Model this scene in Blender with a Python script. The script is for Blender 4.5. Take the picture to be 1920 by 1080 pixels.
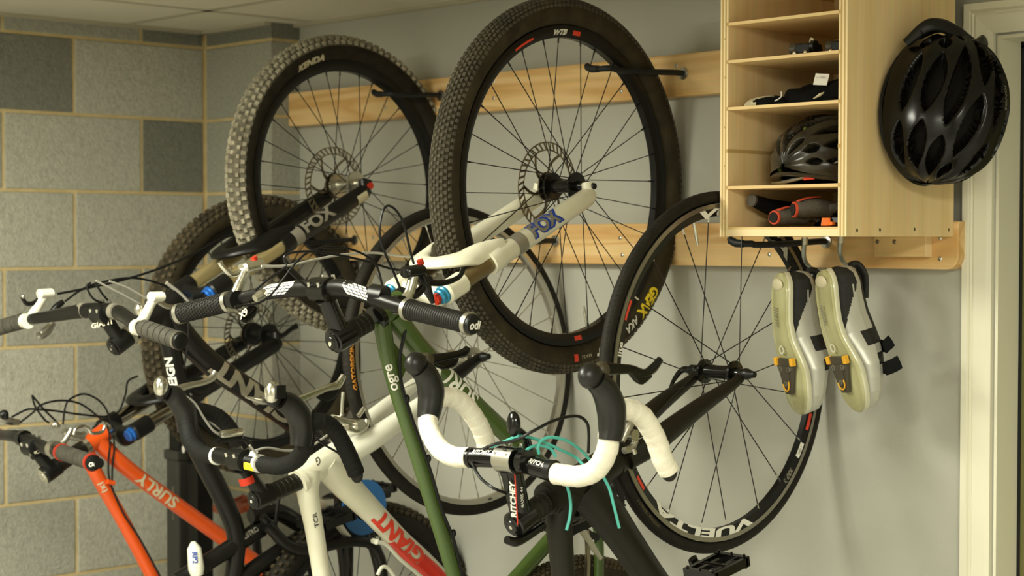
import bpy, bmesh, math, random
from mathutils import Vector as V, Matrix
random.seed(7)
PI = math.pi
for _o in list(bpy.data.objects): bpy.data.objects.remove(_o)
S = bpy.context.scene
C = S.collection

# ------------------------------------------------------------------ camera
CAM_F = 3305.065
CAM_P = V((3.875270, -2.847070, 1.706228))
CAM_FW = V((-.72917979, .68373676, -.02829963))
CAM_R = V((.68399406, .72948715, .00079626))
CAM_U = V((-.02118865, .01877617, .99959917))
cd = bpy.data.cameras.new('camera'); cam = bpy.data.objects.new('camera', cd); C.objects.link(cam)
cd.sensor_width = 36; cd.lens = CAM_F / 1920 * 36
cd.clip_start = .05
m = Matrix((CAM_R, CAM_U, -CAM_FW)).transposed().to_4x4(); m.translation = CAM_P
cam.matrix_world = m
cd.dof.use_dof = True; cd.dof.focus_distance = 3.15; cd.dof.aperture_fstop = 5.0
S.camera = cam

# ------------------------------------------------------------------ light and exposure
S.view_settings.view_transform = 'Standard'; S.view_settings.look = 'None'
S.view_settings.gamma = 1; S.view_settings.exposure = 0.14
try: S.view_settings.use_curve_mapping = False
except Exception: pass
w = bpy.data.worlds.new('world'); S.world = w; w.use_nodes = True
w.node_tree.nodes['Background'].inputs[0].default_value = (.55, .5, .33, 1)
w.node_tree.nodes['Background'].inputs[1].default_value = .10
LIGHT = (1.0, .995, .83)
CEIL = 2.278
LAMPS = [((1.15, -2.1), 73), ((3.85, -2.15), 74), ((2.2, -4.4), 75)]
def area(name, loc, sx, sy, power, col=LIGHT, rot=(0, 0, 0)):
    l = bpy.data.lights.new(name, 'AREA'); l.shape = 'RECTANGLE'; l.size = sx; l.size_y = sy
    l.energy = power; l.color = col
    o = bpy.data.objects.new(name, l); C.objects.link(o); o.location = loc; o.rotation_euler = rot
    return o
for i, ((lx, ly), pw) in enumerate(LAMPS):
    area('troffer_light', (lx, ly, CEIL - .02), .55, 1.15, pw)

# ------------------------------------------------------------------ helpers
WM = {}
def tag(o, label=None, cat=None, group=None, kind=None):
    if label: o['label'] = label
    if cat: o['category'] = cat
    if group: o['group'] = group
    if kind: o['kind'] = kind
    return o
def place(o, parent, world):
    world = world or Matrix.Identity(4)
    C.objects.link(o)
    if parent is not None:
        o.parent = parent; o.matrix_parent_inverse = WM[parent.name].inverted()
    o.matrix_basis = world
    WM[o.name] = world.copy()
    return o
def empty(name, loc, label=None, cat=None, group=None):
    o = bpy.data.objects.new(name, None); o.empty_display_size = .05
    place(o, None, Matrix.Translation(V(loc)))
    return tag(o, label, cat, group)
def at(px, py, x=None, y=None, z=None):
    d = CAM_FW + CAM_R * ((px - 960) / CAM_F) - CAM_U * ((py - 540) / CAM_F)
    if x is not None: t = (x - CAM_P.x) / d.x
    elif y is not None: t = (y - CAM_P.y) / d.y
    else: t = (z - CAM_P.z) / d.z
    return CAM_P + d * t
def P(x, L):   # points of a thing lying in the vertical plane x (+ own offset)
    return [at(l[0], l[1], x=x + (l[2] if len(l) > 2 else 0)) for l in L]
def spline(pts, n=6):
    pts = [V(p) for p in pts]
    if len(pts) < 3: return pts
    out = []
    Q = [pts[0] * 2 - pts[1]] + pts + [pts[-1] * 2 - pts[-2]]
    for i in range(1, len(Q) - 2):
        a, b, c, d = Q[i-1], Q[i], Q[i+1], Q[i+2]
        for k in range(n):
            t = k / n
            out.append(.5 * ((2*b) + (c-a)*t + (2*a-5*b+4*c-d)*t*t + (3*b-a-3*c+d)*t*t*t))
    out.append(pts[-1])
    return out
def lerp_list(L, n):
    if not isinstance(L, (list, tuple)): return [L] * n
    out = []
    for i in range(n):
        t = i / (n - 1) * (len(L) - 1); k = min(int(t), len(L) - 2); f = t - k
        out.append(L[k] * (1 - f) + L[k+1] * f)
    return out
class MB:
    def __init__(s): s.v = []; s.f = []; s.m = []
    def add(s, vs, fs, mi=0):
        b = len(s.v); s.v += [tuple(q) for q in vs]
        for i, f in enumerate(fs):
            s.f.append([b + k for k in f]); s.m.append(mi if isinstance(mi, int) else mi[i])
        return s
    def tube(s, pts, r, seg=12, caps=True, mi=0, ref=None, r2=None, ang=None, closed=False):
        pts = [V(p) for p in pts]; n = len(pts)
        R1 = lerp_list(r, n); R2 = lerp_list(r2 if r2 is not None else r, n)
        T = []
        for i in range(n):
            if closed: t = pts[(i+1) % n] - pts[i-1]
            else: t = pts[min(i+1, n-1)] - pts[max(i-1, 0)]
            if t.length < 1e-9: t = V((0, 0, 1))
            T.append(t.normalized())
        N = V(ref) if ref is not None else (V((0, 0, 1)) if abs(T[0].z) < .9 else V((1, 0, 0)))
        vs = []; a0, a1 = ang or (0, 2*PI); k = seg if ang is None else seg + 1
        for i in range(n):
            if ref is not None and i > 0: N = V(ref)
            N = N - T[i] * N.dot(T[i])
            if N.length < 1e-6: N = T[i].orthogonal()
            N.normalize(); B = T[i].cross(N)
            for j in range(k):
                a = a0 + (a1 - a0) * j / seg
                vs.append(pts[i] + N * (R1[i] * math.cos(a)) + B * (R2[i] * math.sin(a)))
        fs = []
        for i in range(n if closed else n - 1):
            i2 = (i + 1) % n
            for j in range(seg):
                j2 = (j + 1) % k
                if ang is not None and j2 == 0: continue
                fs.append((i*k + j, i*k + j2, i2*k + j2, i2*k + j))
        if caps and not closed and ang is None:
            fs.append(tuple(reversed(range(k)))); fs.append(tuple(range((n-1)*k, n*k)))
        return s.add(vs, fs, mi)
    def stube(s, pts, r, n=6, **kw): return s.tube(spline(pts, n), r, **kw)
    def box(s, c, h, M=None, mi=0, taper=1.0):
        c = V(c); vs = []
        for z in (-1, 1):
            for y in (-1, 1):
                for x in (-1, 1):
                    k = taper if z > 0 else 1
                    q = V((x * h[0] * k, y * h[1] * k, z * h[2]))
                    vs.append(c + (M @ q if M else q))
        return s.add(vs, [(0, 2, 3, 1), (4, 5, 7, 6), (0, 1, 5, 4), (2, 6, 7, 3), (0, 4, 6, 2), (1, 3, 7, 5)], mi)
    def box2(s, a, b, mi=0):
        return s.box([(a[i] + b[i]) / 2 for i in range(3)], [abs(b[i] - a[i]) / 2 for i in range(3)], mi=mi)
    def lathe(s, prof, n=48, o=(0, 0, 0), ax=(1, 0, 0), mi=0, closed=False, a0=0, a1=2*PI):
        o = V(o); ax = V(ax).normalized(); e = ax.orthogonal().normalized(); g = ax.cross(e)
        if abs(ax.x) > .999: e = V((0, 1, 0)); g = V((0, 0, 1)) * (1 if ax.x > 0 else -1)
        k = len(prof); vs = []; full = abs(a1 - a0 - 2*PI) < 1e-6; nn = n if full else n + 1
        for i in range(nn):
            a = a0 + (a1 - a0) * i / n; d = e * math.cos(a) + g * math.sin(a)
            for (x, r) in prof: vs.append(o + ax * x + d * r)
        fs = []; ms = []
        for i in range(n):
            i2 = (i + 1) % nn
            for j in range(k if closed else k - 1):
                j2 = (j + 1) % k
                fs.append((i*k + j, i2*k + j, i2*k + j2, i*k + j2)); ms.append(mi if isinstance(mi, int) else mi[j])
        return s.add(vs, fs, ms)
    def ball(s, c, r, M=None, mi=0, nu=16, nv=10):
        c = V(c); r = r if isinstance(r, (tuple, list)) else (r, r, r); vs = []
        for i in range(nv + 1):
            p = PI * i / nv
            for j in range(nu):
                a = 2*PI * j / nu
                q = V((r[0]*math.sin(p)*math.cos(a), r[1]*math.sin(p)*math.sin(a), r[2]*math.cos(p)))
                vs.append(c + (M @ q if M else q))
        fs = [(i*nu + j, (i+1)*nu + j, (i+1)*nu + (j+1) % nu, i*nu + (j+1) % nu) for i in range(nv) for j in range(nu)]
        return s.add(vs, fs, mi)
    def cyl(s, a, b, r, r2=None, seg=20, mi=0):
        return s.tube([a, b], [r, r if r2 is None else r2], seg=seg, mi=mi)
    def prism(s, poly, o, u, v, wv, t, mi=0):   # polygon in (u, v) about o, thickness t along wv
        o, u, v, wv = V(o), V(u), V(v), V(wv); n = len(poly)
        vs = [o + u*a + v*b - wv*(t/2) for a, b in poly] + [o + u*a + v*b + wv*(t/2) for a, b in poly]
        fs = [tuple(reversed(range(n))), tuple(range(n, 2*n))] + [(i, (i+1) % n, n + (i+1) % n, n + i) for i in range(n)]
        return s.add(vs, fs, mi)
    def mesh(s, name, mats, smooth=True, angle=38):
        me = bpy.data.meshes.new(name); me.from_pydata(s.v, [], s.f)
        for q in (mats if isinstance(mats, (list, tuple)) else [mats]): me.materials.append(q)
        me.polygons.foreach_set('material_index', s.m)
        if smooth:
            me.polygons.foreach_set('use_smooth', [True] * len(me.polygons))
        bm = bmesh.new(); bm.from_mesh(me)
        bmesh.ops.remove_doubles(bm, verts=bm.verts, dist=1e-6)
        bmesh.ops.recalc_face_normals(bm, faces=bm.faces); bm.to_mesh(me); bm.free()
        if smooth: me.set_sharp_from_angle(angle=math.radians(angle))
        me.update()
        return me
    def build(s, name, mats, parent=None, world=None, smooth=True, angle=38, bevel=0, kind=None, label=None):
        me = s.mesh(name, mats, smooth, angle)
        o = bpy.data.objects.new(name, me)
        place(o, parent, world)
        if bevel:
            b = o.modifiers.new('bevel', 'BEVEL'); b.width = bevel; b.segments = 2; b.limit_method = 'ANGLE'; b.angle_limit = .6
        return tag(o, label, None, None, kind)
def inst(name, me, parent, world, bevel=0):
    o = bpy.data.objects.new(name, me); place(o, parent, world)
    if bevel:
        b = o.modifiers.new('bevel', 'BEVEL'); b.width = bevel; b.segments = 2; b.limit_method = 'ANGLE'; b.angle_limit = .6
    return o

# ------------------------------------------------------------------ materials
def lin(c):
    if isinstance(c, str):
        c = [int(c[i:i+2], 16) / 255 for i in (0, 2, 4)]
        c = [q / 12.92 if q <= .04045 else ((q + .055) / 1.055) ** 2.4 for q in c]
    return (c[0], c[1], c[2], 1)
def pm(name, col, rough=.5, metal=0, col2=None, nscale=30, stretch=(1, 1, 1), bump=0, bscale=200, coat=0, mix=(.35, .65), spec=None, trans=0, emit=None):
    mt = bpy.data.materials.new(name); mt.use_nodes = True; nt = mt.node_tree; b = nt.nodes['Principled BSDF']
    b.inputs['Base Color'].default_value = lin(col); b.inputs['Roughness'].default_value = rough
    b.inputs['Metallic'].default_value = metal; b.inputs['Coat Weight'].default_value = coat
    b.inputs['Coat Roughness'].default_value = .08
    if spec is not None: b.inputs['Specular IOR Level'].default_value = spec
    if trans: b.inputs['Transmission Weight'].default_value = trans
    if emit:
        b.inputs['Emission Color'].default_value = lin(emit[0]); b.inputs['Emission Strength'].default_value = emit[1]
    def coord(sc):
        tc = nt.nodes.new('ShaderNodeTexCoord'); mp = nt.nodes.new('ShaderNodeMapping')
        mp.inputs['Scale'].default_value = sc; nt.links.new(tc.outputs['Object'], mp.inputs[0]); return mp.outputs[0]
    if col2 is not None:
        n = nt.nodes.new('ShaderNodeTexNoise'); n.inputs['Scale'].default_value = nscale; n.inputs['Detail'].default_value = 5
        nt.links.new(coord(stretch), n.inputs['Vector'])
        r = nt.nodes.new('ShaderNodeValToRGB'); r.color_ramp.elements[0].position = mix[0]; r.color_ramp.elements[1].position = mix[1]
        r.color_ramp.elements[0].color = lin(col); r.color_ramp.elements[1].color = lin(col2)
        nt.links.new(n.outputs['Fac'], r.inputs[0]); nt.links.new(r.outputs[0], b.inputs['Base Color'])
    if bump:
        n = nt.nodes.new('ShaderNodeTexNoise'); n.inputs['Scale'].default_value = bscale; n.inputs['Detail'].default_value = 3
        nt.links.new(coord((1, 1, 1)), n.inputs['Vector'])
        k = nt.nodes.new('ShaderNodeBump'); k.inputs['Strength'].default_value = bump; k.inputs['Distance'].default_value = .004
        nt.links.new(n.outputs['Fac'], k.inputs['Height']); nt.links.new(k.outputs[0], b.inputs['Normal'])
    return mt
def wood(name, c1, c2, c3, axis, ring=14, fine=1.0, rough=.5):
    # grain running along axis (0 x, 1 y, 2 z), with soft growth bands and a few knots
    mt = bpy.data.materials.new(name); mt.use_nodes = True; nt = mt.node_tree; b = nt.nodes['Principled BSDF']
    b.inputs['Roughness'].default_value = rough; b.inputs['Specular IOR Level'].default_value = .3
    tc = nt.nodes.new('ShaderNodeTexCoord')
    def mapped(sc):
        mp = nt.nodes.new('ShaderNodeMapping'); mp.inputs['Scale'].default_value = sc
        nt.links.new(tc.outputs['Object'], mp.inputs[0]); return mp.outputs[0]
    sc = [ring, ring, ring]; sc[axis] = ring * .09
    n1 = nt.nodes.new('ShaderNodeTexNoise'); n1.inputs['Scale'].default_value = 1; n1.inputs['Detail'].default_value = 2
    n1.inputs['Distortion'].default_value = .6; nt.links.new(mapped(sc), n1.inputs['Vector'])
    mul = nt.nodes.new('ShaderNodeMath'); mul.operation = 'MULTIPLY'; mul.inputs[1].default_value = 9; nt.links.new(n1.outputs['Fac'], mul.inputs[0])
    fr = nt.nodes.new('ShaderNodeMath'); fr.operation = 'PINGPONG'; fr.inputs[1].default_value = 1; nt.links.new(mul.outputs[0], fr.inputs[0])
    r = nt.nodes.new('ShaderNodeValToRGB'); r.color_ramp.elements[0].color = lin(c1); r.color_ramp.elements[1].color = lin(c2)
    r.color_ramp.elements[0].position = .25; nt.links.new(fr.outputs[0], r.inputs[0])
    sf = [260, 260, 260]; sf[axis] = 5
    n2 = nt.nodes.new('ShaderNodeTexNoise'); n2.inputs['Scale'].default_value = 1; n2.inputs['Detail'].default_value = 3; nt.links.new(mapped(sf), n2.inputs['Vector'])
    mx = nt.nodes.new('ShaderNodeMix'); mx.data_type = 'RGBA'; mx.blend_type = 'MULTIPLY'; mx.inputs[0].default_value = .22 * fine
    nt.links.new(r.outputs[0], mx.inputs[6]); nt.links.new(n2.outputs['Color'], mx.inputs[7])
    bright = nt.nodes.new('ShaderNodeHueSaturation'); bright.inputs['Value'].default_value = 1 + .12 * fine; nt.links.new(mx.outputs[2], bright.inputs['Color'])
    vo = nt.nodes.new('ShaderNodeTexVoronoi'); vs = [9, 9, 9]; vs[axis] = 3.2; vo.inputs['Scale'].default_value = 1; nt.links.new(mapped(vs), vo.inputs['Vector'])
    kr = nt.nodes.new('ShaderNodeValToRGB'); kr.color_ramp.elements[0].position = .04; kr.color_ramp.elements[1].position = .17
    kr.color_ramp.elements[0].color = (1, 1, 1, 1); kr.color_ramp.elements[1].color = (0, 0, 0, 1); nt.links.new(vo.outputs['Distance'], kr.inputs[0])
    km = nt.nodes.new('ShaderNodeMath'); km.operation = 'MULTIPLY'; km.inputs[1].default_value = .8 if c3 else 0; nt.links.new(kr.outputs[0], km.inputs[0])
    m2 = nt.nodes.new('ShaderNodeMix'); m2.data_type = 'RGBA'; nt.links.new(km.outputs[0], m2.inputs[0])
    nt.links.new(bright.outputs[0], m2.inputs[6]); m2.inputs[7].default_value = lin(c3 or c1)
    nt.links.new(m2.outputs[2], b.inputs['Base Color'])
    return mt
M = {}
M['wallpaint'] = pm('wall_paint', (.41, .405, .35), .6, bump=.08, bscale=350)
M['ceil'] = pm('ceiling_tile', (.62, .58, .46), .9, bump=.1, bscale=400)
M['grid'] = pm('ceiling_grid', (.42, .38, .28), .6)
M['floor'] = pm('floor_concrete', (.43, .415, .37), .6, col2=(.48, .46, .42), nscale=3)
M['mortar'] = pm('mortar', (.55, .42, .20), .95, col2=(.62, .49, .26), nscale=25, bump=.5, bscale=90)
M['cmu'] = [pm('concrete_block_pale', (.49, .476, .392), .95, col2=(.35, .338, .28), nscale=110, bump=.9, bscale=170, mix=(.3, .75)),
            pm('concrete_block_mid', (.385, .38, .315), .95, col2=(.28, .276, .23), nscale=110, bump=.9, bscale=170, mix=(.3, .75)),
            pm('concrete_block_dark', (.215, .213, .175), .95, col2=(.15, .149, .123), nscale=110, bump=.9, bscale=170, mix=(.3, .75))]
M['pine'] = wood('pine', (.76, .52, .25), (.60, .35, .125), (.30, .12, .03), 0, ring=13, fine=1.0)
M['maple'] = wood('maple_ply', (.82, .61, .33), (.75, .54, .27), None, 2, ring=9, fine=1.1)
M['maple_y'] = wood('maple_ply_shelf', (.76, .54, .26), (.68, .47, .21), None, 0, ring=9, fine=1)
M['ply_a'] = pm('ply_layer_pale', (.80, .63, .36), .6)
M['ply_b'] = pm('ply_layer_tan', (.50, .33, .12), .7)
M['trim'] = pm('white_trim', (.72, .69, .55), .45)
M['olive'] = pm('olive_door', (.14, .13, .04), .5)
M['black'] = pm('black_plastic', (.0045, .0045, .004), .38, spec=.35)
M['gloss'] = pm('gloss_black', (.0035, .0035, .003), .16, spec=.45)
M['satin'] = pm('satin_black_alloy', (.010, .0095, .008), .33, .35, spec=.4)
M['rubber'] = pm('black_rubber', (.011, .010, .008), .55, bump=.12, bscale=400, spec=.3)
M['griprub'] = pm('grey_grip_rubber', (.065, .06, .045), .6, col2=(.04, .037, .028), nscale=60)  # lighter, mottled version of the black rubber
M['hook'] = pm('vinyl_coating', (.008, .010, .010), .5, spec=.3)
M['carbon'] = pm('matte_carbon', (.0075, .0062, .0035), .42, col2=(.012, .0095, .0055), nscale=700, spec=.28)
M['tyre'] = pm('tyre_rubber', (.0085, .007, .0045), .7, col2=(.014, .011, .007), nscale=60, spec=.25)
M['tyre_dusty'] = pm('dusty_tyre', (.026, .021, .011), .8, col2=(.048, .038, .020), nscale=25, bump=.2, bscale=180, spec=.2)
M['tread_pale'] = pm('pale_dusty_tread', (.34, .305, .22), .9, col2=(.19, .165, .11), nscale=30)
M['tread_base'] = pm('pale_dusty_tread_base', (.13, .115, .08), .95, col2=(.07, .06, .04), nscale=60)
M['sidewall'] = pm('brown_black_sidewall', (.012, .009, .005), .7, col2=(.022, .017, .010), nscale=40, spec=.2)
M['tread_mid'] = pm('dusty_tread', (.045, .040, .027), .9, col2=(.085, .072, .045), nscale=20)
M['tread_brown'] = pm('muddy_tread', (.042, .033, .019), .9, col2=(.10, .075, .038), nscale=25)
M['hoodcap'] = pm('brown_hood_cap', (.045, .036, .016), .45)
M['silver'] = pm('polished_silver', (.72, .70, .62), .22, 1)
M['alloy'] = pm('brushed_alloy', (.55, .53, .46), .35, 1)
M['rotor'] = pm('rotor_steel', (.28, .24, .17), .35, 1)
M['rim_black'] = pm('black_rim', (.004, .004, .0035), .35, spec=.3)
M['rim_grey'] = pm('machined_track', (.30, .28, .23), .35, .8)
M['rim_silver'] = pm('silver_rim', (.50, .48, .42), .33, .9)
M['spoke_b'] = pm('black_spoke', (.010, .009, .007), .4, .3)
M['spoke_s'] = pm('steel_spoke', (.42, .40, .34), .3, .9)
M['white'] = pm('white_paint', (.78, .76, .64), .3, coat=.3)
M['offwhite'] = pm('off_white_paint', (.70, .67, .52), .38, col2=(.78, .75, .60), nscale=12, coat=.2)
M['tape'] = pm('white_bar_tape', (.84, .79, .66), .7, col2=(.76, .70, .55), nscale=260, mix=(.5, .8), bump=.25, bscale=300)
M['btape'] = pm('black_bar_tape', (.006, .006, .005), .7, bump=.2, bscale=300, spec=.25)
M['hoodrub'] = pm('hood_rubber', (.007, .0065, .0055), .36, bump=.06, bscale=500, spec=.5)
M['orange'] = pm('orange_paint', (.72, .085, .006), .35, coat=.3)
M['green'] = pm('olive_green_paint', (.050, .088, .014), .35, coat=.35)
M['red'] = pm('red_paint', (.72, .03, .012), .35, coat=.2)
M['gold'] = pm('gold_stanchion', (.46, .37, .18), .3, .6)
M['bronze'] = pm('bronze_stanchion', (.20, .15, .07), .32, .6)
M['chrome'] = pm('chrome_stanchion', (.45, .42, .36), .15, 1)
M['blue'] = pm('blue_anodised', (.02, .14, .55), .25, .5)
M['cyan'] = pm('pale_blue_anodised', (.04, .28, .48), .25, .5)
M['blue_plate'] = pm('blue_bash_guard', (.02, .13, .36), .45)
M['redano'] = pm('red_anodised', (.6, .04, .015), .3, .5)
M['redbrown'] = pm('red_brown_alloy', (.30, .075, .03), .45, .2)
M['textw'] = pm('white_print', (.80, .78, .70), .5)
M['textg'] = pm('grey_print', (.26, .24, .19), .4, .3)
M['textbrush'] = pm('brushed_print', (.42, .38, .29), .3, .6, col2=(.30, .27, .20), nscale=15)
M['textbeige'] = pm('beige_print', (.55, .49, .33), .6)
M['textorange'] = pm('orange_print', (.55, .22, .02), .6)
M['texty'] = pm('yellow_print', (.82, .62, .02), .5)
M['textgold'] = pm('dull_gold_print', (.13, .105, .05), .6)
M['textred'] = pm('red_print', (.75, .05, .02), .5)
M['textblack'] = pm('black_print', (.01, .01, .01), .5)
M['textblue'] = pm('blue_print', (.01, .05, .35), .5)
M['teal'] = pm('teal_cable', (.10, .52, .45), .45)
M['cable'] = pm('black_cable', (.005, .005, .005), .4, spec=.35)
M['wcable'] = pm('grey_cable', (.42, .40, .35), .35, .3)
M['sole'] = pm('pale_sole', (.36, .34, .17), .25, col2=(.44, .42, .23), nscale=12, coat=.4)
M['soleedge'] = pm('sole_edge', (.62, .60, .45), .3, coat=.3)
M['shoesilver'] = pm('silver_shoe', (.52, .51, .45), .35, .25)
M['shoeblack'] = pm('black_shoe_mesh', (.009, .009, .008), .6, bump=.4, bscale=700)
M['cleat'] = pm('cleat_plastic', (.055, .045, .03), .5)
M['yellow'] = pm('yellow_cleat_pad', (.75, .38, .02), .5)
M['tubehook'] = pm('grey_hook', (.34, .36, .33), .3, .6)
M['cloth'] = pm('black_cloth', (.005, .005, .005), .85, bump=.5, bscale=120, spec=.1)
M['clothg'] = pm('grey_glove_cloth', (.07, .06, .045), .85, bump=.6, bscale=400)
M['clothr'] = pm('red_glove_panel', (.55, .06, .02), .7)
M['orangeplastic'] = pm('orange_plastic', (.85, .17, .01), .4)
M['helmetblack'] = pm('helmet_shell_black', (.0025, .0022, .0018), .2, spec=.32)
M['foam'] = pm('black_foam', (.0055, .0045, .003), .7, bump=.3, bscale=300, spec=.12)
M['helmetgrey'] = pm('grey_helmet_shell', (.050, .042, .028), .25, col2=(.012, .010, .007), nscale=14)
M['lime'] = pm('lime_helmet_accent', (.12, .16, .015), .4)
M['screw'] = pm('zinc_screw', (.55, .54, .48), .3, 1)
M['dark'] = pm('dark_void', (.004, .004, .004), .9)
M['caseg'] = pm('dark_grey_case', (.035, .035, .028), .5)
M['lampglow'] = pm('lamp_panel', (.9, .88, .8), .5, emit=((1.0, .99, .83), 1.6))

# ------------------------------------------------------------------ lettering
def glyphs(s, size, shear=0, bold=0, width=1.0, maxlen=.006):
    cu = bpy.data.curves.new('t', 'FONT'); cu.body = s; cu.size = size; cu.shear = shear; cu.offset = bold; cu.resolution_u = 3
    cu.align_x = 'LEFT'; cu.space_character = 1.0 + bold * 0
    ob = bpy.data.objects.new('t', cu); C.objects.link(ob)
    me = bpy.data.meshes.new_from_object(ob); C.objects.unlink(ob); bpy.data.objects.remove(ob)
    bm = bmesh.new(); bm.from_mesh(me); bmesh.ops.remove_doubles(bm, verts=bm.verts, dist=1e-6)
    bmesh.ops.triangulate(bm, faces=bm.faces)
    for _ in range(3):
        e = [x for x in bm.edges if x.calc_length() > maxlen]
        if not e: break
        bmesh.ops.subdivide_edges(bm, edges=e, cuts=1); bmesh.ops.triangulate(bm, faces=bm.faces)
    vs = [(v.co.x * width, v.co.y) for v in bm.verts]; fs = [[v.index for v in f.verts] for f in bm.faces]
    bm.free(); bpy.data.meshes.remove(me); bpy.data.curves.remove(cu)
    x0 = min(v[0] for v in vs); x1 = max(v[0] for v in vs); y0 = min(v[1] for v in vs); y1 = max(v[1] for v in vs)
    vs = [(x - x0, y - (y0 + y1) / 2) for x, y in vs]
    return vs, fs, x1 - x0
def put_text(s, fn, size, mat, parent, name='lettering', **kw):
    vs, fs, L = glyphs(s, size, **kw)
    mb = MB(); mb.add([fn(x, y, L) for x, y in vs], fs)
    me = bpy.data.meshes.new(name); me.from_pydata([tuple(v) for v in mb.v], [], mb.f); me.materials.append(mat)
    o = bpy.data.objects.new(name, me); place(o, parent, kw.get('world')); return o
def tube_text(s, A, B, start, r, F, size, mat, parent, off=.0006, side=0, **kw):
    """A..B straight, or A a list of points (a bent tube) with B the point where the text begins."""
    if isinstance(A, list):
        pts = [V(q) for q in A]; cum = [0]
        for i in range(1, len(pts)): cum.append(cum[-1] + (pts[i]-pts[i-1]).length)
        k = min(range(len(pts)), key=lambda i: (pts[i]-V(B)).length); start = cum[k] + start
    else: pts = [V(A), V(B)]; cum = [0, (V(B)-V(A)).length]
    F = V(F)
    def fn(x, y, L):
        d = start + x; k = 0
        while k < len(pts)-2 and cum[k+1] < d: k += 1
        T = (pts[k+1]-pts[k]).normalized(); c = pts[k] + T*(d-cum[k])
        if 0 < k < len(pts)-2:
            f = (d-cum[k])/max(1e-9, cum[k+1]-cum[k])
            T0 = (pts[k+1]-pts[k-1]).normalized(); T1 = (pts[k+2]-pts[k]).normalized(); T = (T0*(1-f)+T1*f).normalized()
        f_ = (F - T*F.dot(T)).normalized(); U = f_.cross(T); a = (y + side)/(r + off)
        return c + (f_*math.cos(a) + U*math.sin(a))*(r + off)
    return put_text(s, fn, size, mat, parent, **kw)
def flat_text(s, o, T, U, size, mat, parent, center=True, **kw):
    o, T, U = V(o), V(T).normalized(), V(U).normalized()
    return put_text(s, lambda x, y, L: o + T * (x - (L/2 if center else 0)) + U * y, size, mat, parent, **kw)
# ================================================================== the room
XL, XR, YF = -.317, 4.95, -5.2
PD = .0946                      # how far the block pier stands out from the painted wall
ROW0 = 1.6256; H = .2032
def struct(mb, name, mat, **kw):
    return mb.build(name, mat, kind='structure', **kw)
struct(MB().box2((XL-.3, YF-.2, -.1), (XR+.2, .6, 0)), 'floor', M['floor'], smooth=False)
cl = struct(MB().box2((XL-.3, YF-.2, CEIL+.02), (XR+.2, .6, CEIL+.12)), 'ceiling', M['grid'], smooth=False)
# ceiling tiles with lay-in grid lines between them
tile = MB().box((0, 0, 0), (.298, .298, .009)).mesh('ceiling_tile', M['ceil'], False)
lamps_at = [l[0] for l in LAMPS]
gx0, gy0 = .079, -.344
for i in range(-1, 8):
    for j in range(-8, 1):
        a0, a1 = max(XL, gx0 + i*.61), min(XR, gx0 + (i+1)*.61)
        b0, b1 = max(YF, gy0 + j*.61), min(0, gy0 + (j+1)*.61)
        if a1 - a0 < .05 or b1 - b0 < .05: continue
        cx, cy = (a0+a1)/2, (b0+b1)/2
        if any(abs(cx-lx) < .31 and abs(cy-ly) < .62 for lx, ly in lamps_at): continue
        if (a1-a0) > .6 and (b1-b0) > .6: inst('ceiling_tile', tile, cl, Matrix.Translation((cx, cy, CEIL+.012)))
        else: MB().box((cx, cy, CEIL+.012), ((a1-a0)/2-.006, (b1-b0)/2-.006, .009)).build('ceiling_tile', M['ceil'], cl, smooth=False)
gr = MB()
for i in range(-1, 9):
    x = gx0 + i*.61
    if XL < x < XR: gr.box2((x-.012, YF, CEIL+.002), (x+.012, 0, CEIL+.012))
for j in range(-8, 2):
    y = gy0 + j*.61
    if YF < y < 0: gr.box2((XL, y-.012, CEIL+.002), (XR, y+.012, CEIL+.0121))
gr.build('ceiling_grid', M['grid'], cl, smooth=False)
ed = MB().box2((0, -.022, CEIL-.006), (XR, 0, CEIL+.012)).box2((XL, -PD-.02, CEIL-.006), (0, -PD, CEIL+.012)).box2((XL, YF, CEIL-.006), (XL+.02, -PD, CEIL+.012))
ed.build('edge_angle', M['grid'], cl, smooth=False)
for i, ((lx, ly), pw) in enumerate(LAMPS):
    t = empty('ceiling_light', (lx, ly, CEIL-.01), ['recessed ceiling light panel in front of the doorway', 'recessed ceiling light panel nearest the block wall', 'recessed ceiling light panel furthest from the bicycles'][i], 'light', 'recessed ceiling lights')
    MB().box((lx, ly, CEIL+.004), (.29, .59, .006)).build('diffuser', M['lampglow'], t, smooth=False)
    f = MB()
    for sx in (-1, 1): f.box((lx+sx*.3, ly, CEIL), (.012, .61, .01))
    for sy in (-1, 1): f.box((lx, ly+sy*.6, CEIL), (.31, .012, .01))
    f.build('frame', M['grid'], t, smooth=False)

# painted wall with the doorway
DX0, DX1, DZ = 2.132, 2.132+.86, 2.075
wb = MB().box2((-.03, 0, 0), (DX0, .14, CEIL+.03)).box2((DX0, 0, DZ), (DX1, .14, CEIL+.03)).box2((DX1, 0, 0), (XR, .14, CEIL+.03))
struct(wb, 'wall_back', M['wallpaint'], smooth=False)
struct(MB().box2((XR, YF, 0), (XR+.1, .14, CEIL+.03)), 'wall_right', M['wallpaint'], smooth=False)
struct(MB().box2((XL-.25, YF-.1, 0), (XR+.1, YF, CEIL+.03)), 'wall_front', M['wallpaint'], smooth=False)
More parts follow.
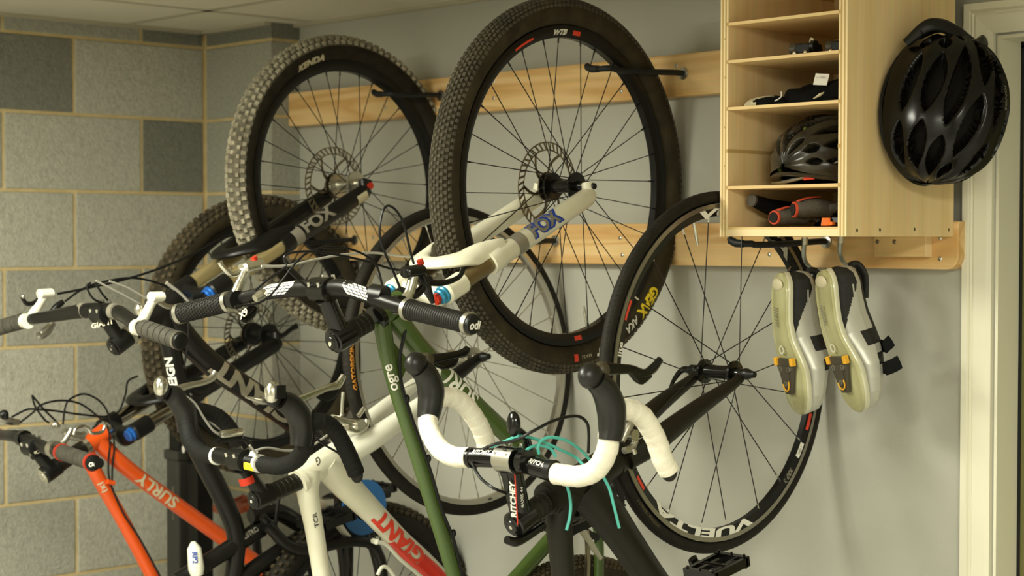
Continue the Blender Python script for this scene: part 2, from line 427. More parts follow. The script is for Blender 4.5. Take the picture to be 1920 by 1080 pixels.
# concrete block wall on the left: mortar body, blocks proud of it
wl = struct(MB().box2((XL-.2, YF, 0), (XL-.004, .1, CEIL+.03)), 'wall_left', M['mortar'], smooth=False)
JA = -.296; JB = -.500
bk = {}
def block(x0, y0, z0, x1, y1, z1, parent, mi):
    key = (round(x1-x0, 3), round(y1-y0, 3), round(z1-z0, 3), mi)
    if key not in bk:
        bk[key] = MB().box((0, 0, 0), ((x1-x0)/2, (y1-y0)/2, (z1-z0)/2)).mesh('concrete_block', M['cmu'][mi], False)
    inst('concrete_block', bk[key], parent, Matrix.Translation(((x0+x1)/2, (y0+y1)/2, (z0+z1)/2)), bevel=.003)
g = .0045
rnd = random.Random(4)
shade = {(3, 0): 2, (3, 1): 0, (2, 0): 0, (2, 1): 2, (1, 0): 0, (4, 0): 2, (4, 1): 1, (2, 2): 1}
for k in range(-8, 5):        # course between row k-1 and row k above the datum row
    z0 = ROW0 + (k-1)*H + g; z1 = min(ROW0 + k*H - g, CEIL+.02)
    if z1 - z0 < .02: continue
    if z0 < 0: z0 = .002
    ys = [-PD - .006]; y = (JA if k % 2 == 0 else JB)
    while y > YF: ys.append(y); y -= .4064
    ys.append(YF)
    for n in range(len(ys)-1):
        ya, yb = ys[n] - (g if n else 0), ys[n+1] + (g if n < len(ys)-2 else 0)
        if ya - yb < .02: continue
        # counting towards the camera from the corner
        mi = {(3,0):0,(3,1):2,(2,0):2,(2,1):0,(1,0):0,(1,1):0,(0,0):1,(0,1):1,(4,0):2,(4,1):1,(-1,0):1,(-1,1):0,(-2,0):1,(-2,1):1}.get((k, n), rnd.choice((0, 0, 1)))
        block(XL-.1, yb, z0, XL, ya, z1, wl, mi)
pier = struct(MB().box2((XL-.05, -PD+.004, 0), (-.004, .1, CEIL+.03)), 'wall_pier', M['mortar'], smooth=False)
for k in range(-8, 5):
    z0 = ROW0 + (k-1)*H + g; z1 = min(ROW0 + k*H - g, CEIL+.02)
    if z1 - z0 < .02: continue
    if z0 < 0: z0 = .002
    block(XL+.008, -PD, z0, 0, .05, z1, pier, {3: 1, 2: 1, 1: 1, 4: 2, 0: 1}.get(k, rnd.choice((0, 1))))
# door trim
def frame_strip(name, a, b):
    return struct(MB().box2(a, b), name, M['trim'], smooth=False, bevel=.002)
cas = MB()
prof = [(2.070, .0), (2.070, .017), (2.082, .017), (2.085, .0135), (2.0875, .017), (2.0905, .0135), (2.094, .0155), (2.118, .012), (2.127, .009), (2.127, .0)]
def casing(prof, zt, x0s=2.127, w=.057):
    mb = MB(); n = len(prof); xr = DX1 + (DX0 - x0s)
    pts = []
    for (x, d) in prof:
        o = x0s - x                                    # outward distance from the inner edge
        pts.append([(x0s-o, -d, 0), (x0s-o, -d, zt+o), (xr+o, -d, zt+o), (xr+o, -d, 0)])
    vs = [q for p in pts for q in p]; fs = []
    for i in range(n-1):
        for j in range(3): fs.append((i*4+j, i*4+j+1, (i+1)*4+j+1, (i+1)*4+j))
    mb.add(vs, fs); return mb
struct(casing(prof, DZ+.004), 'trim_1', M['trim'], smooth=False)
struct(MB().box2((DX0-.0, -.003, 0), (DX0+.006, .14, DZ-.006)).box2((DX1-.006, -.003, 0), (DX1, .14, DZ-.006)).box2((DX0, -.003, DZ-.006), (DX1, .14, DZ)), 'trim_2', M['trim'], smooth=False)
struct(MB().box2((DX0+.006, .068, 0), (DX0+.012, .105, DZ-.012)).box2((DX0+.006, .068, DZ-.018), (DX1-.006, .105, DZ-.006)), 'trim_3', M['dark'], smooth=False)
door = struct(MB().box2((DX0+.01, .07, .01), (DX1-.01, .11, DZ-.016)), 'door_1', M['olive'], smooth=False)
pn = MB()
for zz in ((.25, .95), (1.1, 1.9)):
    pn.box2((DX0+.14, .064, zz[0]), (DX1-.14, .072, zz[1]))
pn.build('door_panel', M['olive'], door, smooth=False, bevel=.006)
kb = MB(); kb.lathe([(0, .028), (.008, .028), (.012, .012), (.035, .012), (.045, .026), (.062, .024), (.068, .0)], 24, (DX1-.08, .07, .95), (0, -1, 0))
kb.build('door_handle', M['alloy'], door)

# ================================================================== wall rails, their screws and the bike hooks
RT1, RT0 = ROW0 + .4692, ROW0 + .4692 - .089
RL1, RL0 = ROW0 + .1122, ROW0 + .1122 - .089
RY = -.038
def rail(label, z0, z1, x0, x1, rounded, screws):
    poly = [(x0, z0)]
    if rounded:
        r = .026
        poly += [(x1 - r + r*math.sin(a), z0 + r - r*math.cos(a)) for a in [i*PI/14 for i in range(8)]]
    else: poly.append((x1, z0))
    poly += [(x1, z1), (x0, z1)]
    mb = MB().prism(poly, (0, RY/2, 0), (1, 0, 0), (0, 0, 1), (0, 1, 0), abs(RY))
    o = mb.build('wall_rail', M['pine'], smooth=False, bevel=.002)
    tag(o, label, 'board', 'pine rails across the grey wall')
    for sx, sz in screws:
        s = MB().lathe([(0, 0), (.0005, .0035), (.0015, .0045), (.003, .0045)], 14, (sx, RY-.0025, sz), (0, 1, 0))
        s.build('screw', M['screw'], o)
    return o
def rs(L, y=RY): return [(q.x, q.z) for q in [at(a, b, y=y) for a, b in L]]
rail('upper of the two long pine boards screwed across the grey wall', RT0, RT1, .001, 2.05, False,
     rs([(724, 172), (724, 203), (926, 153), (926, 184), (1165, 171), (1268, 123)]))
rail('lower of the two long pine boards screwed across the grey wall', RL0, RL1, .001, 2.076, True,
     rs([(1163, 446), (1167, 478), (1443, 477), (1763, 446), (1763, 485), (700, 470), (700, 445), (930, 480)]))
# ================================================================== wheels
def wheel_matrix(c, yaw, lean):
    a = V((math.cos(yaw), math.sin(yaw), 0)); e1 = V((-math.sin(yaw), math.cos(yaw), 0)); e2 = V((0, 0, 1))
    a2 = a*math.cos(lean) + e2*math.sin(lean); e22 = -a*math.sin(lean) + e2*math.cos(lean)
    mt = Matrix((a2, e1, e22)).transposed().to_4x4(); mt.translation = V(c); return mt
def wheel_angle(MW, px, py):
    # clock angle on the wheel (0 at its top, growing towards the wall) of a spot seen on its near side
    n = V(MW.col[0][:3]); c = V(MW.translation)
    d = CAM_FW + CAM_R*((px-960)/CAM_F) - CAM_U*((py-540)/CAM_F)
    t = (c - CAM_P).dot(n) / d.dot(n); q = CAM_P + d*t - c
    return math.atan2(q.dot(V(MW.col[1][:3])), q.dot(V(MW.col[2][:3]))), q.length
def tyre_profile(R, r, Rb, n=18):
    cc = R - r; k = math.asin(max(-1, min(1, (cc - Rb)/r))) if cc > Rb else 0
    a0 = -PI/2 - 0 ; pts = []
    lim = PI - math.acos(max(-.99, min(.99, (cc - Rb)/r))) if cc > Rb else PI*.75
    for i in range(n+1):
        a = -lim + 2*lim*i/n
        pts.append((r*math.sin(a), cc + r*math.cos(a)))
    return pts
spoke_cache = {}
def build_wheel(bike, name, c, yaw, lean, R, r, Rb, Ri, rimw, tyre_mat, rim_mats, spoke_mat, n=32, fr=.022, fx=.032, cross=3,
                phase=0, rotor=0, rotor_x=-.043, hubmat='black', tread=None, tread_mat=None, deep=False, hublen=.05, axle_cap='black', key='a', band=None):
    MW = wheel_matrix(c, yaw, lean)
    # rim: box section with flanges
    w_ = rimw/2
    prof = [(-w_*.55, Ri), (w_*.55, Ri), (w_*.92, Ri+(Rb-Ri)*(.35 if not deep else .7)), (w_, Rb-.0085 if not deep else Rb-.0085), (w_, Rb), (w_*.8, Rb), (w_*.7, Rb-.006), (-w_*.7, Rb-.006), (-w_*.8, Rb), (-w_, Rb), (-w_, Rb-.0085), (-w_*.92, Ri+(Rb-Ri)*(.35 if not deep else .7))]
    mi = [0, 0, 0, 1, 1, 0, 0, 0, 1, 1, 0, 0]
    rim = MB().lathe(prof, 96, mi=mi, closed=True).build(name, rim_mats, bike, MW, angle=30)
    tp = tyre_profile(R, r, Rb - .002)
    inner = [(x*.86, cr + (0)) for x, cr in ()]
    cc_ = R - r; mi_ = [1 if (band and abs(math.atan2((tp[i][0]+tp[(i+1) % len(tp)][0])/2, (tp[i][1]+tp[(i+1) % len(tp)][1])/2 - cc_)) < 1.2) else 0 for i in range(len(tp))]
    MB().lathe(tp, 120, closed=True, mi=mi_).build('tyre', [tyre_mat, band or tyre_mat], rim, MW, angle=60)
    if tread: tread(R, r).build('tread', tread_mat, rim, MW, smooth=False, kind='stuff')
    # spokes
    ck = (key, Ri, fr, fx, cross, n, spoke_mat.name)
    if ck not in spoke_cache:
        res = []
        for side in (-1, 1):
            for lead in (-1, 1):
                off = lead * cross * 2*PI/n * 1.02
                A = V((side*fx, fr*math.sin(off), fr*math.cos(off))); B = V((side*.004, 0, Ri+.003))
                mb = MB().tube([A, B], .00105, seg=6)
                d = (A-B).normalized(); mb.tube([B, B + d*.013], .0019, seg=6, mi=1)
                res.append(mb.mesh('spoke', [spoke_mat, M['silver'] if key != 'a' else M['spoke_b']]))
        spoke_cache[ck] = res
    sm = spoke_cache[ck]
    for i in range(n):
        side = i % 2; lead = (i // 2) % 2
        inst('spoke', sm[side*2 + lead], rim, MW @ Matrix.Rotation(phase + 2*PI*i/n, 4, 'X'))
    # hub
    hub = MB().lathe([(-hublen, .0), (-hublen, .009), (-fx-.004, .011), (-fx-.003, fr+.004), (-fx+.002, fr+.004), (-fx+.005, .014), (0, .0125), (fx-.005, .014), (fx-.002, fr+.004), (fx+.003, fr+.004), (fx+.004, .011), (hublen, .009), (hublen, .0)], 32)
    hub.build('hub', M[hubmat], rim, MW)
    q = MB().lathe([(hublen, 0), (hublen, .009), (hublen+.008, .011), (hublen+.014, .010), (hublen+.020, .007), (hublen+.028, .006), (hublen+.028, 0)], 16)
    q.build('axle_end', M[axle_cap], rim, MW)
    MB().lathe([(-hublen-.016, 0), (-hublen-.016, .010), (-hublen, .011), (-hublen, 0)], 16).build('axle_end', M[axle_cap], rim, MW)
    if rotor:
        mb = MB(); t = .0009; X = rotor_x
        for (ra, rb_) in ((rotor, rotor-.0025), (rotor-.0155, rotor-.018)):
            mb.lathe([(X-t, ra), (X+t, ra), (X+t, rb_), (X-t, rb_)], 72, closed=True)
        for i in range(40):
            a = 2*PI*i/40
            A = V((X, (rotor-.001)*math.sin(a), (rotor-.001)*math.cos(a))); a2 = a + .115
            B = V((X, (rotor-.017)*math.sin(a2), (rotor-.017)*math.cos(a2)))
            mb.tube([A, B], t*.95, r2=.0024, ref=(1, 0, 0), seg=6)
        for i in range(6):
            a = 2*PI*i/6
            pts = [V((X, rr*math.sin(a+k), rr*math.cos(a+k))) for rr, k in ((.022, 0), (.04, .12), (.056, .32), (rotor-.016, .52))]
            mb.tube(spline(pts, 4), t*.95, r2=.0034, ref=(1, 0, 0), seg=6)
        mb.lathe([(X-.0015, .030), (X+.0015, .030), (X+.0015, .014), (X-.0015, .014)], 32, closed=True)
        mb.build('brake_rotor', M['rotor'], rim, MW)
    return rim, MW
def knobs(ncirc, rows, kw, kl, kh, sink=.001, tap=.82):
    # rows: list of (angle across the tread, width factor, phase in steps)
    def fn(R, r):
        mb = MB(); cc = R - r; rn = random.Random(3)
        for i in range(ncirc):
            for (phi, wf, ph) in rows:
                a = 2*PI*(i + ph)/ncirc
                rad = V((0, math.sin(a), math.cos(a))); tan = V((0, math.cos(a), -math.sin(a))); X = V((1, 0, 0))
                nrm = rad*math.cos(phi) + X*math.sin(phi); sx = X*math.cos(phi) - rad*math.sin(phi)
                c = rad*cc + nrm*(r + kh/2 - sink)
                Mx = Matrix((sx, tan, nrm)).transposed()
                j = rn.uniform(.9, 1.1)
                mb.box(c, (kw*wf/2*j, kl/2, kh/2), Mx, taper=tap)
        return mb
    return fn
def road_tread(R, r):
    mb = MB(); cc = R - r
    for i in range(220):
        a = 2*PI*i/220; a2 = a + .012
        for s in (-1, 1):
            p = []
            for phi, aa in ((.35*s, a), (.7*s, a2)):
                rad = V((0, math.sin(aa), math.cos(aa)))
                p.append(rad*cc + (rad*math.cos(phi) + V((1, 0, 0))*math.sin(phi))*(r+.0001))
            mb.tube(p, .0004, seg=4)
    return mb
def rim_text(s, MW, rim, th, rho, size, mat, x, center=True, **kw):
    a = V(MW.col[0][:3]); e1 = V(MW.col[1][:3]); e2 = V(MW.col[2][:3]); c = V(MW.translation)
    def fn(px, py, L):
        t = th + (px - (L/2 if center else 0))/rho; q = rho + py
        xx = x(q) if callable(x) else x
        return c + a*xx + (e1*math.sin(t) + e2*math.cos(t))*q
    return put_text(s, fn, size, mat, rim, **kw)
def rim_patch(MW, rim, th0, th1, r0, r1, mat, x, name='decal'):
    a = V(MW.col[0][:3]); e1 = V(MW.col[1][:3]); e2 = V(MW.col[2][:3]); c = V(MW.translation); mb = MB(); vs = []; n = 12
    for i in range(n+1):
        t = th0 + (th1-th0)*i/n
        for q in (r0, (r0+r1)/2, r1):
            xx = x(q) if callable(x) else x
            vs.append(c + a*xx + (e1*math.sin(t) + e2*math.cos(t))*q)
    fs = []
    for i in range(n):
        for j in range(2): fs.append((i*3+j, i*3+j+1, (i+1)*3+j+1, (i+1)*3+j))
    return mb.add(vs, fs).build(name, mat, rim, smooth=False)
def tyre_x(R, r, off=.0006):
    cc = R - r
    return lambda q: math.sqrt(max(1e-8, r*r - (q-cc)**2)) + off
def rim_x(Ri, Rb, rimw, deep, off=.0006):
    w_ = rimw/2; k = Ri+(Rb-Ri)*(.35 if not deep else .7)
    def f(q):
        if q < k: return (w_*.55 + (w_*.92-w_*.55)*max(0, q-Ri)/(k-Ri)) + off
        return w_*.92 + (w_-w_*.92)*min(1, (q-k)/max(1e-5, Rb-.0085-k)) + off
    return f
def valve(MW, rim, th, Ri, mat='silver'):
    e1 = V(MW.col[1][:3]); e2 = V(MW.col[2][:3]); c = V(MW.translation); d = e1*math.sin(th)+e2*math.cos(th)
    MB().cyl(c+d*(Ri-.035), c+d*(Ri+.002), .0032, seg=10).cyl(c+d*(Ri-.045), c+d*(Ri-.035), .0022, seg=10).build('valve', M[mat], rim)

# ================================================================== bicycle parts
def sus_fork(bike, MW, crown, low, stanch, crownm, knobs_m, arch_m=None, hw=.066, rl=.0195, rs=.0165, ax_off=.016, low_end=.30, apex=.39, st_off=.020):
    H_ = V(MW.translation); ax = V(MW.col[0][:3]).normalized()
    d = V(crown) - H_; L = d.length; d.normalize(); ax = (ax - d*ax.dot(d)).normalized()
    f = ax.cross(d)                      # forward of the bike (up on the wall)
    if f.z < 0: f = -f
    base = H_ - f*ax_off
    lo = MB(); stn = MB(); ends = []
    for s in (-1, 1):
        o = base + ax*(hw*s)
        lo.tube([o + d*.004, o + d*.02, o + d*.10, o + d*(low_end-.035), o + d*(low_end-.03), o + d*(low_end)], [.013, rl*.96, rl, rl*1.02, rl*1.16, rl*1.14], seg=24)
        lo.tube([o + d*.012 + f*.0, H_ + ax*(hw*s*.92) + f*.006], [.012, .0125], seg=14)
        ends.append(o)
    # arch in front of the tyre
    g_ = apex - low_end
    up = [(1.0, low_end-.050, .010, .021), (.98, low_end-.012, .020, .023), (.86, low_end+g_*.50, .030, .025), (.46, low_end+g_*.90, .036, .023), (0, apex, .037, .021)]
    pts = [base + ax*(hw*k) + d*q + f*z for k, q, z, _ in up] + [base - ax*(hw*k) + d*q + f*z for k, q, z, _ in reversed(up[:-1])]
    rr = [q[3] for q in up] + [q[3] for q in reversed(up[:-1])]
    lo.tube(spline(pts, 5), [x*.9 for x in rr], r2=[x*.42 for x in rr], ref=d, seg=16)
    fk = lo.build('fork', low, bike)
    for s, o in zip((-1, 1), ends):
        MB().tube([o + d*(low_end-.01), o + d*(L-.01)], rs, seg=24).build('stanchion', stanch, fk)
    cr = MB()
    for s, o in zip((-1, 1), ends):
        cr.tube([o + d*(L-.028), o + d*(L-.026), o + d*(L+.020), o + d*(L+.024)], [rs+.002, rs+.0045, rs+.0045, rs+.001], seg=24)
    cpts = [ends[0] + d*L, base - ax*.03 + d*(L+.004) - f*.012, base + d*(L+.010) - f*st_off, base + ax*.03 + d*(L+.004) - f*.012, ends[1] + d*L]
    cr.tube(spline(cpts, 5), [.017, .021, .026, .021, .017], r2=[.014, .015, .02, .015, .014], ref=f, seg=16)
    cr.build('crown', crownm, fk)
    for s, o, km in zip((-1, 1), ends, knobs_m):
        b = o + d*(L+.024)
        MB().lathe([(0, .0), (0, .0165), (.004, .0165), (.006, .0145), (.013, .0140), (.015, .012), (.015, 0)], 24, b, d).build('adjuster_knob', km[0], fk)
        if km[1]: MB().lathe([(.0, .0), (0, .008), (.010, .0075), (.011, 0)], 16, b + d*.013, d).box(b + d*.020, (.004, .010, .004), Matrix((ax, f, d)).transposed()).build('adjuster_knob', km[1], fk)
    return fk, d, f, ax, base - f*st_off, L, ends, hw
def stem(bike, hs, cap, bar, mat, capmat, headr=.0195, sp_r=.018, clamp_r=.0215, spm='carbon', axv=(1, 0, 0), br=.0145):
    # hs: headset end of the steerer, cap: top cap, bar: bar centre
    hs, cap, bar, axv = V(hs), V(cap), V(bar), V(axv).normalized(); d = (cap - hs).normalized(); L = (cap-hs).length
    b = bar - cap; b = b.normalized()
    sb = cap - d*.021
    s = MB().tube([cap - d*.042, cap - d*.040, cap - d*.002, cap], [headr-.001, headr+.001, headr+.001, headr-.002], seg=24)
    s.tube([sb + b*.005, sb + (bar-sb)*.35, sb + (bar-sb)*.75, bar - b*clamp_r*.6], [.0165, br, br, .018], r2=[.018, br*1.05, br*1.1, .021], ref=d, seg=20)
    s.tube([bar - axv*.022, bar - axv*.0215, bar + axv*.0215, bar + axv*.022], [clamp_r-.0015, clamp_r, clamp_r, clamp_r-.0015], seg=24)
    st = s.build('stem', mat, bike)
    e = MB().lathe([(0, 0), (0, .016), (.003, .0175), (.0045, .012), (.006, .011), (.006, .004), (.004, .004), (.004, 0)], 28, cap, d)
    e.build('top_cap', capmat, st)
    sc = MB().lathe([(.0062, .0), (.0062, .0035), (.004, .0036)], 12, cap, d)
    for k in (-1, 1):
        for q in (-.013, .013):
            p = bar + axv*q + b*(clamp_r*.75) + d*(k*clamp_r*.8)
            sc.cyl(p - b*.004, p + b*.004, .0035, seg=10)
        sc.cyl(cap - d*(.021 + k*.012) - b*.021, cap - d*(.021 + k*.012) - b*.015, .0033, seg=10)
    sc.build('stem_bolt', M['silver'], st, kind='stuff')
    nsp = max(1, int(round((L-.042)/.012))); MBs = MB()
    for i in range(nsp):
        a = hs + d*((L-.042)*i/nsp); c2 = hs + d*((L-.042)*(i+1)/nsp)
        MBs.tube([a, a + d*.001, c2 - d*.001, c2], [sp_r-.001, sp_r, sp_r, sp_r-.001], seg=24)
    MBs.build('headset_spacer', M[spm], st)
    return st
def headset(bike, a, b, r, mat):
    a, b = V(a), V(b); d = (b-a).normalized()
    MB().tube([a - d*.004, a - d*.003, a + d*.008, a + d*.009], [r*.9, r*1.1, r*1.12, r*.95], seg=28).build('headset_cup', mat, bike)
    MB().tube([b - d*.009, b - d*.008, b + d*.003, b + d*.004], [r*.95, r*1.12, r*1.1, r*.9], seg=28).build('headset_cup', mat, bike)
def grip(bar, a, b, r, style, mat, ringm, cap_txt=None, rings=True, capm=None):
    # a is the clamp end, b the outer end
    a, b = V(a), V(b); d = (b-a).normalized(); L = (b-a).length; pts = []; rad = []
    if style == 'ribs':
        n = int(L/.0052)
        for i in range(n):
            t = i*L/n
            for u, k in ((0, -.0011), (.0016, .0003), (.0036, .0003)): pts.append(a + d*(t+u)); rad.append(r+k+.0016*math.exp(-((t)/.012)**2))
    elif style == 'blocks':
        n = max(3, int(round(L/.021)))
        for i in range(n):
            t = i*L/n; s_ = L/n
            for u, k in ((0, -.0022), (.0022, -.0022), (.0030, .0008), (s_-.0008, .0008)): pts.append(a + d*(t+u)); rad.append(r+k)
    else:
        for i in range(20): pts.append(a + d*(L*i/19)); rad.append(r)
    g_ = MB().tube(pts, rad, seg=24).build('grip', mat, bar, angle=20)
    if style == 'diamond':
        kk = MB(); n = int(L/.0062); e = d.orthogonal().normalized(); h = d.cross(e)
        for i in range(n):
            for j in range(18):
                an = 2*PI*(j + (i % 2)*.5)/18; nn = e*math.cos(an)+h*math.sin(an); tt = d.cross(nn)
                kk.box(a + d*(L*(i+.5)/n) + nn*(r+.0006), (.0024, .0019, .0010), Matrix((d, tt, nn)).transposed(), taper=.7)
        kk.build('grip_pattern', mat, bar, smooth=False, kind='stuff')
    rg = MB()
    if rings:
        for p, s in ((a, -1), (b, 1)):
            rg.tube([p - d*.0045, p - d*.0042, p + d*.0042, p + d*.0045], [r-.001, r+.0026, r+.0026, r-.001], seg=24)
        rg.build('lock_ring', ringm, bar)
    cp = MB().lathe([(0, r), (.004, r+.0008), (.008, r*.93), (.0095, r*.6), (.0095, 0)], 28, b + d*(.0035), d)
    cap = cp.build('end_cap', capm or M['black'], bar)
    if cap_txt:
        up = V((0, 0, 1)); up = (up - d*up.dot(d)).normalized(); T = up.cross(d)
        flat_text(cap_txt, b + d*.0135, T, up, r*1.15, M['textw'], bar, bold=.0006, shear=.15)
    return g_
def hose(bike, pts, r=.0024, mat=None, name='cable', n=8):
    return MB().tube(spline(pts, n), r, seg=8).build(name, mat or M['cable'], bike)
def crankset(bike, bb, ang, L=.172, ring=.075, armm='black', ringm='black', x_arm=.075, pedalm='black', bash=None, teeth=38, pw=.095):
    bb = V(bb); X = V((1, 0, 0))
    cr = MB(); cr.tube([bb - X*.062, bb + X*.062], .020, seg=24)
    for s, an in ((1, ang), (-1, ang+PI)):
        d = V((0, math.cos(an), math.sin(an))); o = bb + X*(x_arm*s)
        cr.tube([o - d*.018, o, o + d*.06, o + d*(L-.01), o + d*(L+.010)], [.009, .010, .008, .0075, .006], r2=[.014, .019, .013, .012, .010], ref=X, seg=14)
    c_ = cr.build('crankset', M[armm], bike)
    rg = MB().lathe([(.047, ring), (.050, ring), (.050, ring-.014), (.047, ring-.014)], 60, bb, X, closed=True)
    for i in range(teeth):
        a = 2*PI*i/teeth; d = V((0, math.sin(a), math.cos(a))); rg.box(bb + X*.0485 + d*(ring+.002), (.0012, .0028, .0035), Matrix((X, d.cross(X), d)).transposed(), taper=.6)
    for i in range(5):
        a = 2*PI*i/5 + .3; d = V((0, math.sin(a), math.cos(a))); rg.tube([bb + X*.052 + d*.018, bb + X*.050 + d*(ring-.008)], .0035, r2=.008, ref=X, seg=8)
    rg.build('chainring', M[ringm], c_)
    if bash:
        MB().lathe([(.054, bash), (.057, bash), (.057, bash-.034), (.054, bash-.034)], 60, bb, X, closed=True).build('bash_guard', M['blue_plate'], c_)
    for s, an in ((1, ang), (-1, ang+PI)):
        d = V((0, math.cos(an), math.sin(an))); o = bb + X*((x_arm+.008)*s) + d*L
        platform_pedal(c_, o, X*s, pedalm, w_=pw)
    return c_
def platform_pedal(parent, o, out, matn, tilt=0.2, w_=.095, l_=.085):
    out = V(out).normalized(); f = V((0, math.cos(tilt), math.sin(tilt))); n = out.cross(f)
    mb = MB().cyl(o, o + out*w_, .007, seg=12); c = o + out*(w_/2+.008)
    for s in (-1, 1):
        mb.box(c + f*(s*l_/2), (w_/2, .005, .009), Matrix((out, f, n)).transposed())
        mb.box(c + out*(s*(w_/2-.004)), (.004, l_/2, .008), Matrix((out, f, n)).transposed())
        for q in (-.5, 0, .5): mb.cyl(c + f*(s*l_/2) + out*(q*w_*.8) - n*.013, c + f*(s*l_/2) + out*(q*w_*.8) + n*.013, .0022, seg=6)
    for q in (-.22, .22): mb.box(c + out*(q*w_), (.004, l_/2, .005), Matrix((out, f, n)).transposed())
    return mb.build('pedal', M[matn], parent)
def chain_run(parent, pts, mat=None):
    pts = spline([V(p) for p in pts], 10); mb = MB(); d_acc = 0; k = 0
    X = V((1, 0, 0))
    for i in range(len(pts)-1):
        seg = pts[i+1]-pts[i]; L = seg.length; n = max(1, int(L/.0127)); t = seg.normalized()
        for j in range(n):
            c = pts[i] + seg*((j+.5)/n); k += 1
            off = .0028 if k % 2 else .0016
            for s in (-1, 1): mb.box(c + X*(s*off), (.0006, .0068, .0042), Matrix((X, t, X.cross(t))).transposed())
    return mb.build('chain', mat or M['rotor'], parent, smooth=False, kind='stuff')
# ================================================================== the bicycles, each hanging nose up on its hook
BG = 'bicycles hanging upright on wall hooks'
X1 = V((1, 0, 0))
def bike_root(name, x, y, z, label):
    return empty(name, (x, y, z), label, 'bicycle', BG)
def decal_band(bar, a, b, r, F, mat, cols, rows, slant=.4, span=1.6, name='decal'):
    # small printed parallelograms wrapped on a round bar
    a, b, F = V(a), V(b), V(F); T = (b-a).normalized(); L = (b-a).length; F = (F - T*F.dot(T)).normalized(); U = F.cross(T); mb = MB()
    for j in range(rows):
        for i in range(cols):
            vs = []
            for (u, v) in ((0, 0), (.8, 0), (.8, .72), (0, .72)):
                vv = (j+v)/rows; an = (vv-.5)*span
                s = ((i+u)/cols + slant*(vv-.5)); s = max(0, min(1, s))*L
                vs.append(a + T*s + (F*math.cos(an) + U*math.sin(an))*(r+.0006))
            mb.add(vs, [(0, 1, 2, 3)])
    return mb.build(name, mat, bar, smooth=False)

# ---------- green bike ------------------------------------------------------
gx = 1.42
root = bike_root('mountain_bike', gx, -.37, .34, 'olive green mountain bike with white suspension fork and big muddy front tyre')
TL = knobs(176, [(-1.12, .9, 0), (-.80, .8, .5), (-.50, .8, .1), (-.22, .8, .6), (.05, .7, .1), (.30, .8, .6), (.55, .8, .1), (.82, .8, .5), (1.12, .9, 0)], .0072, .0078, .0034)
rim, MW = build_wheel(root, 'front_wheel', (1.3901, -.3744, 2.012-.2032), .0905, -.0116, .371, .0275, .3165, .293, .028, M['tyre_dusty'], [M['rim_black'], M['rim_black']], M['spoke_b'], 32, .024, .030, 3, phase=.06, rotor=.090, rotor_x=-.044, hubmat='gloss', tread=TL, tread_mat=M['tread_mid'])
gMW = MW
tx = tyre_x(.371, .0275)
th, _ = wheel_angle(MW, 1199, 570); rim_text('GEAX', MW, rim, th, .341, .032, M['texty'], tx, bold=.0016, width=.9)
th, _ = wheel_angle(MW, 1170, 615); rim_text('AKA', MW, rim, th, .340, .022, M['textw'], tx, bold=.0004, shear=.3)
th, _ = wheel_angle(MW, 1106, 651); rim_text('29"', MW, rim, th, .341, .020, M['textw'], tx, bold=.0008)
th, _ = wheel_angle(MW, 1080, 657); rim_text('AKA 2.2', MW, rim, th, .341, .009, M['textbeige'], tx)
th, _ = wheel_angle(MW, 1061, 659); rim_patch(MW, rim, th-.018, th+.018, .333, .348, M['textred'], tx)
rx = rim_x(.293, .3165, .028, False)
th, _ = wheel_angle(MW, 1042, 68); rim_text('WTB', MW, rim, th, .3035, .014, M['textw'], rx, shear=.4, bold=.0007, width=1.3)
th, _ = wheel_angle(MW, 1070, 64); rim_patch(MW, rim, th-.03, th+.045, .299, .308, M['textred'], rx)
th, _ = wheel_angle(MW, 985, 78); rim_patch(MW, rim, th-.16, th+.03, .3015, .306, M['textred'], rx)
th, _ = wheel_angle(MW, 1075, 632); rim_patch(MW, rim, th-.03, th+.04, .299, .308, M['textred'], rx)
th, _ = wheel_angle(MW, 1102, 620); valve(MW, rim, th, .293)
# frame
hs = at(690, 603, x=gx); crown = at(770, 535, x=gx); htop = at(706, 596, x=gx); hbot = at(758, 560, x=gx)
bb = at(1093, 943, x=gx)
fr = MB()
fr.tube([htop, htop + (hbot-htop)*.1, htop + (hbot-htop)*.9, hbot], [.0225, .0215, .0215, .0225], seg=24)
tt = P(gx, [(716, 604), (735, 700), (795, 893), (853, 1080), (884, 1178)])
fr.stube(tt, [.0165, .0145, .0145, .0148, .0148], seg=18)
dt = P(gx, [(738, 590), (800, 668), (900, 767), (1000, 859), (1093, 943)])
fr.stube(dt, [.020, .0185, .0175, .0175, .019], seg=20)
seat = at(884, 1178, x=gx)
fr.tube([bb, bb + (seat-bb)*.5, seat, seat + (seat-bb)*.12], .0150, seg=18)
fr.tube([bb - X1*.036, bb + X1*.036], .0215, seg=24)
rh = V((gx, -.385, 1.8088 - 1.105))
for s in (-1, 1):
    fr.stube([bb + X1*(.024*s) + V((0, 0, -.01)), bb + X1*(.045*s) + V((0, .0, -.09)), rh + X1*(.066*s) + V((0, 0, .03)), rh + X1*(.067*s)], [.011, .010, .009, .008], seg=12)
    fr.stube([seat + X1*(.018*s), seat + X1*(.055*s) + (rh-seat)*.4, rh + X1*(.066*s)], [.009, .008, .007], seg=12)
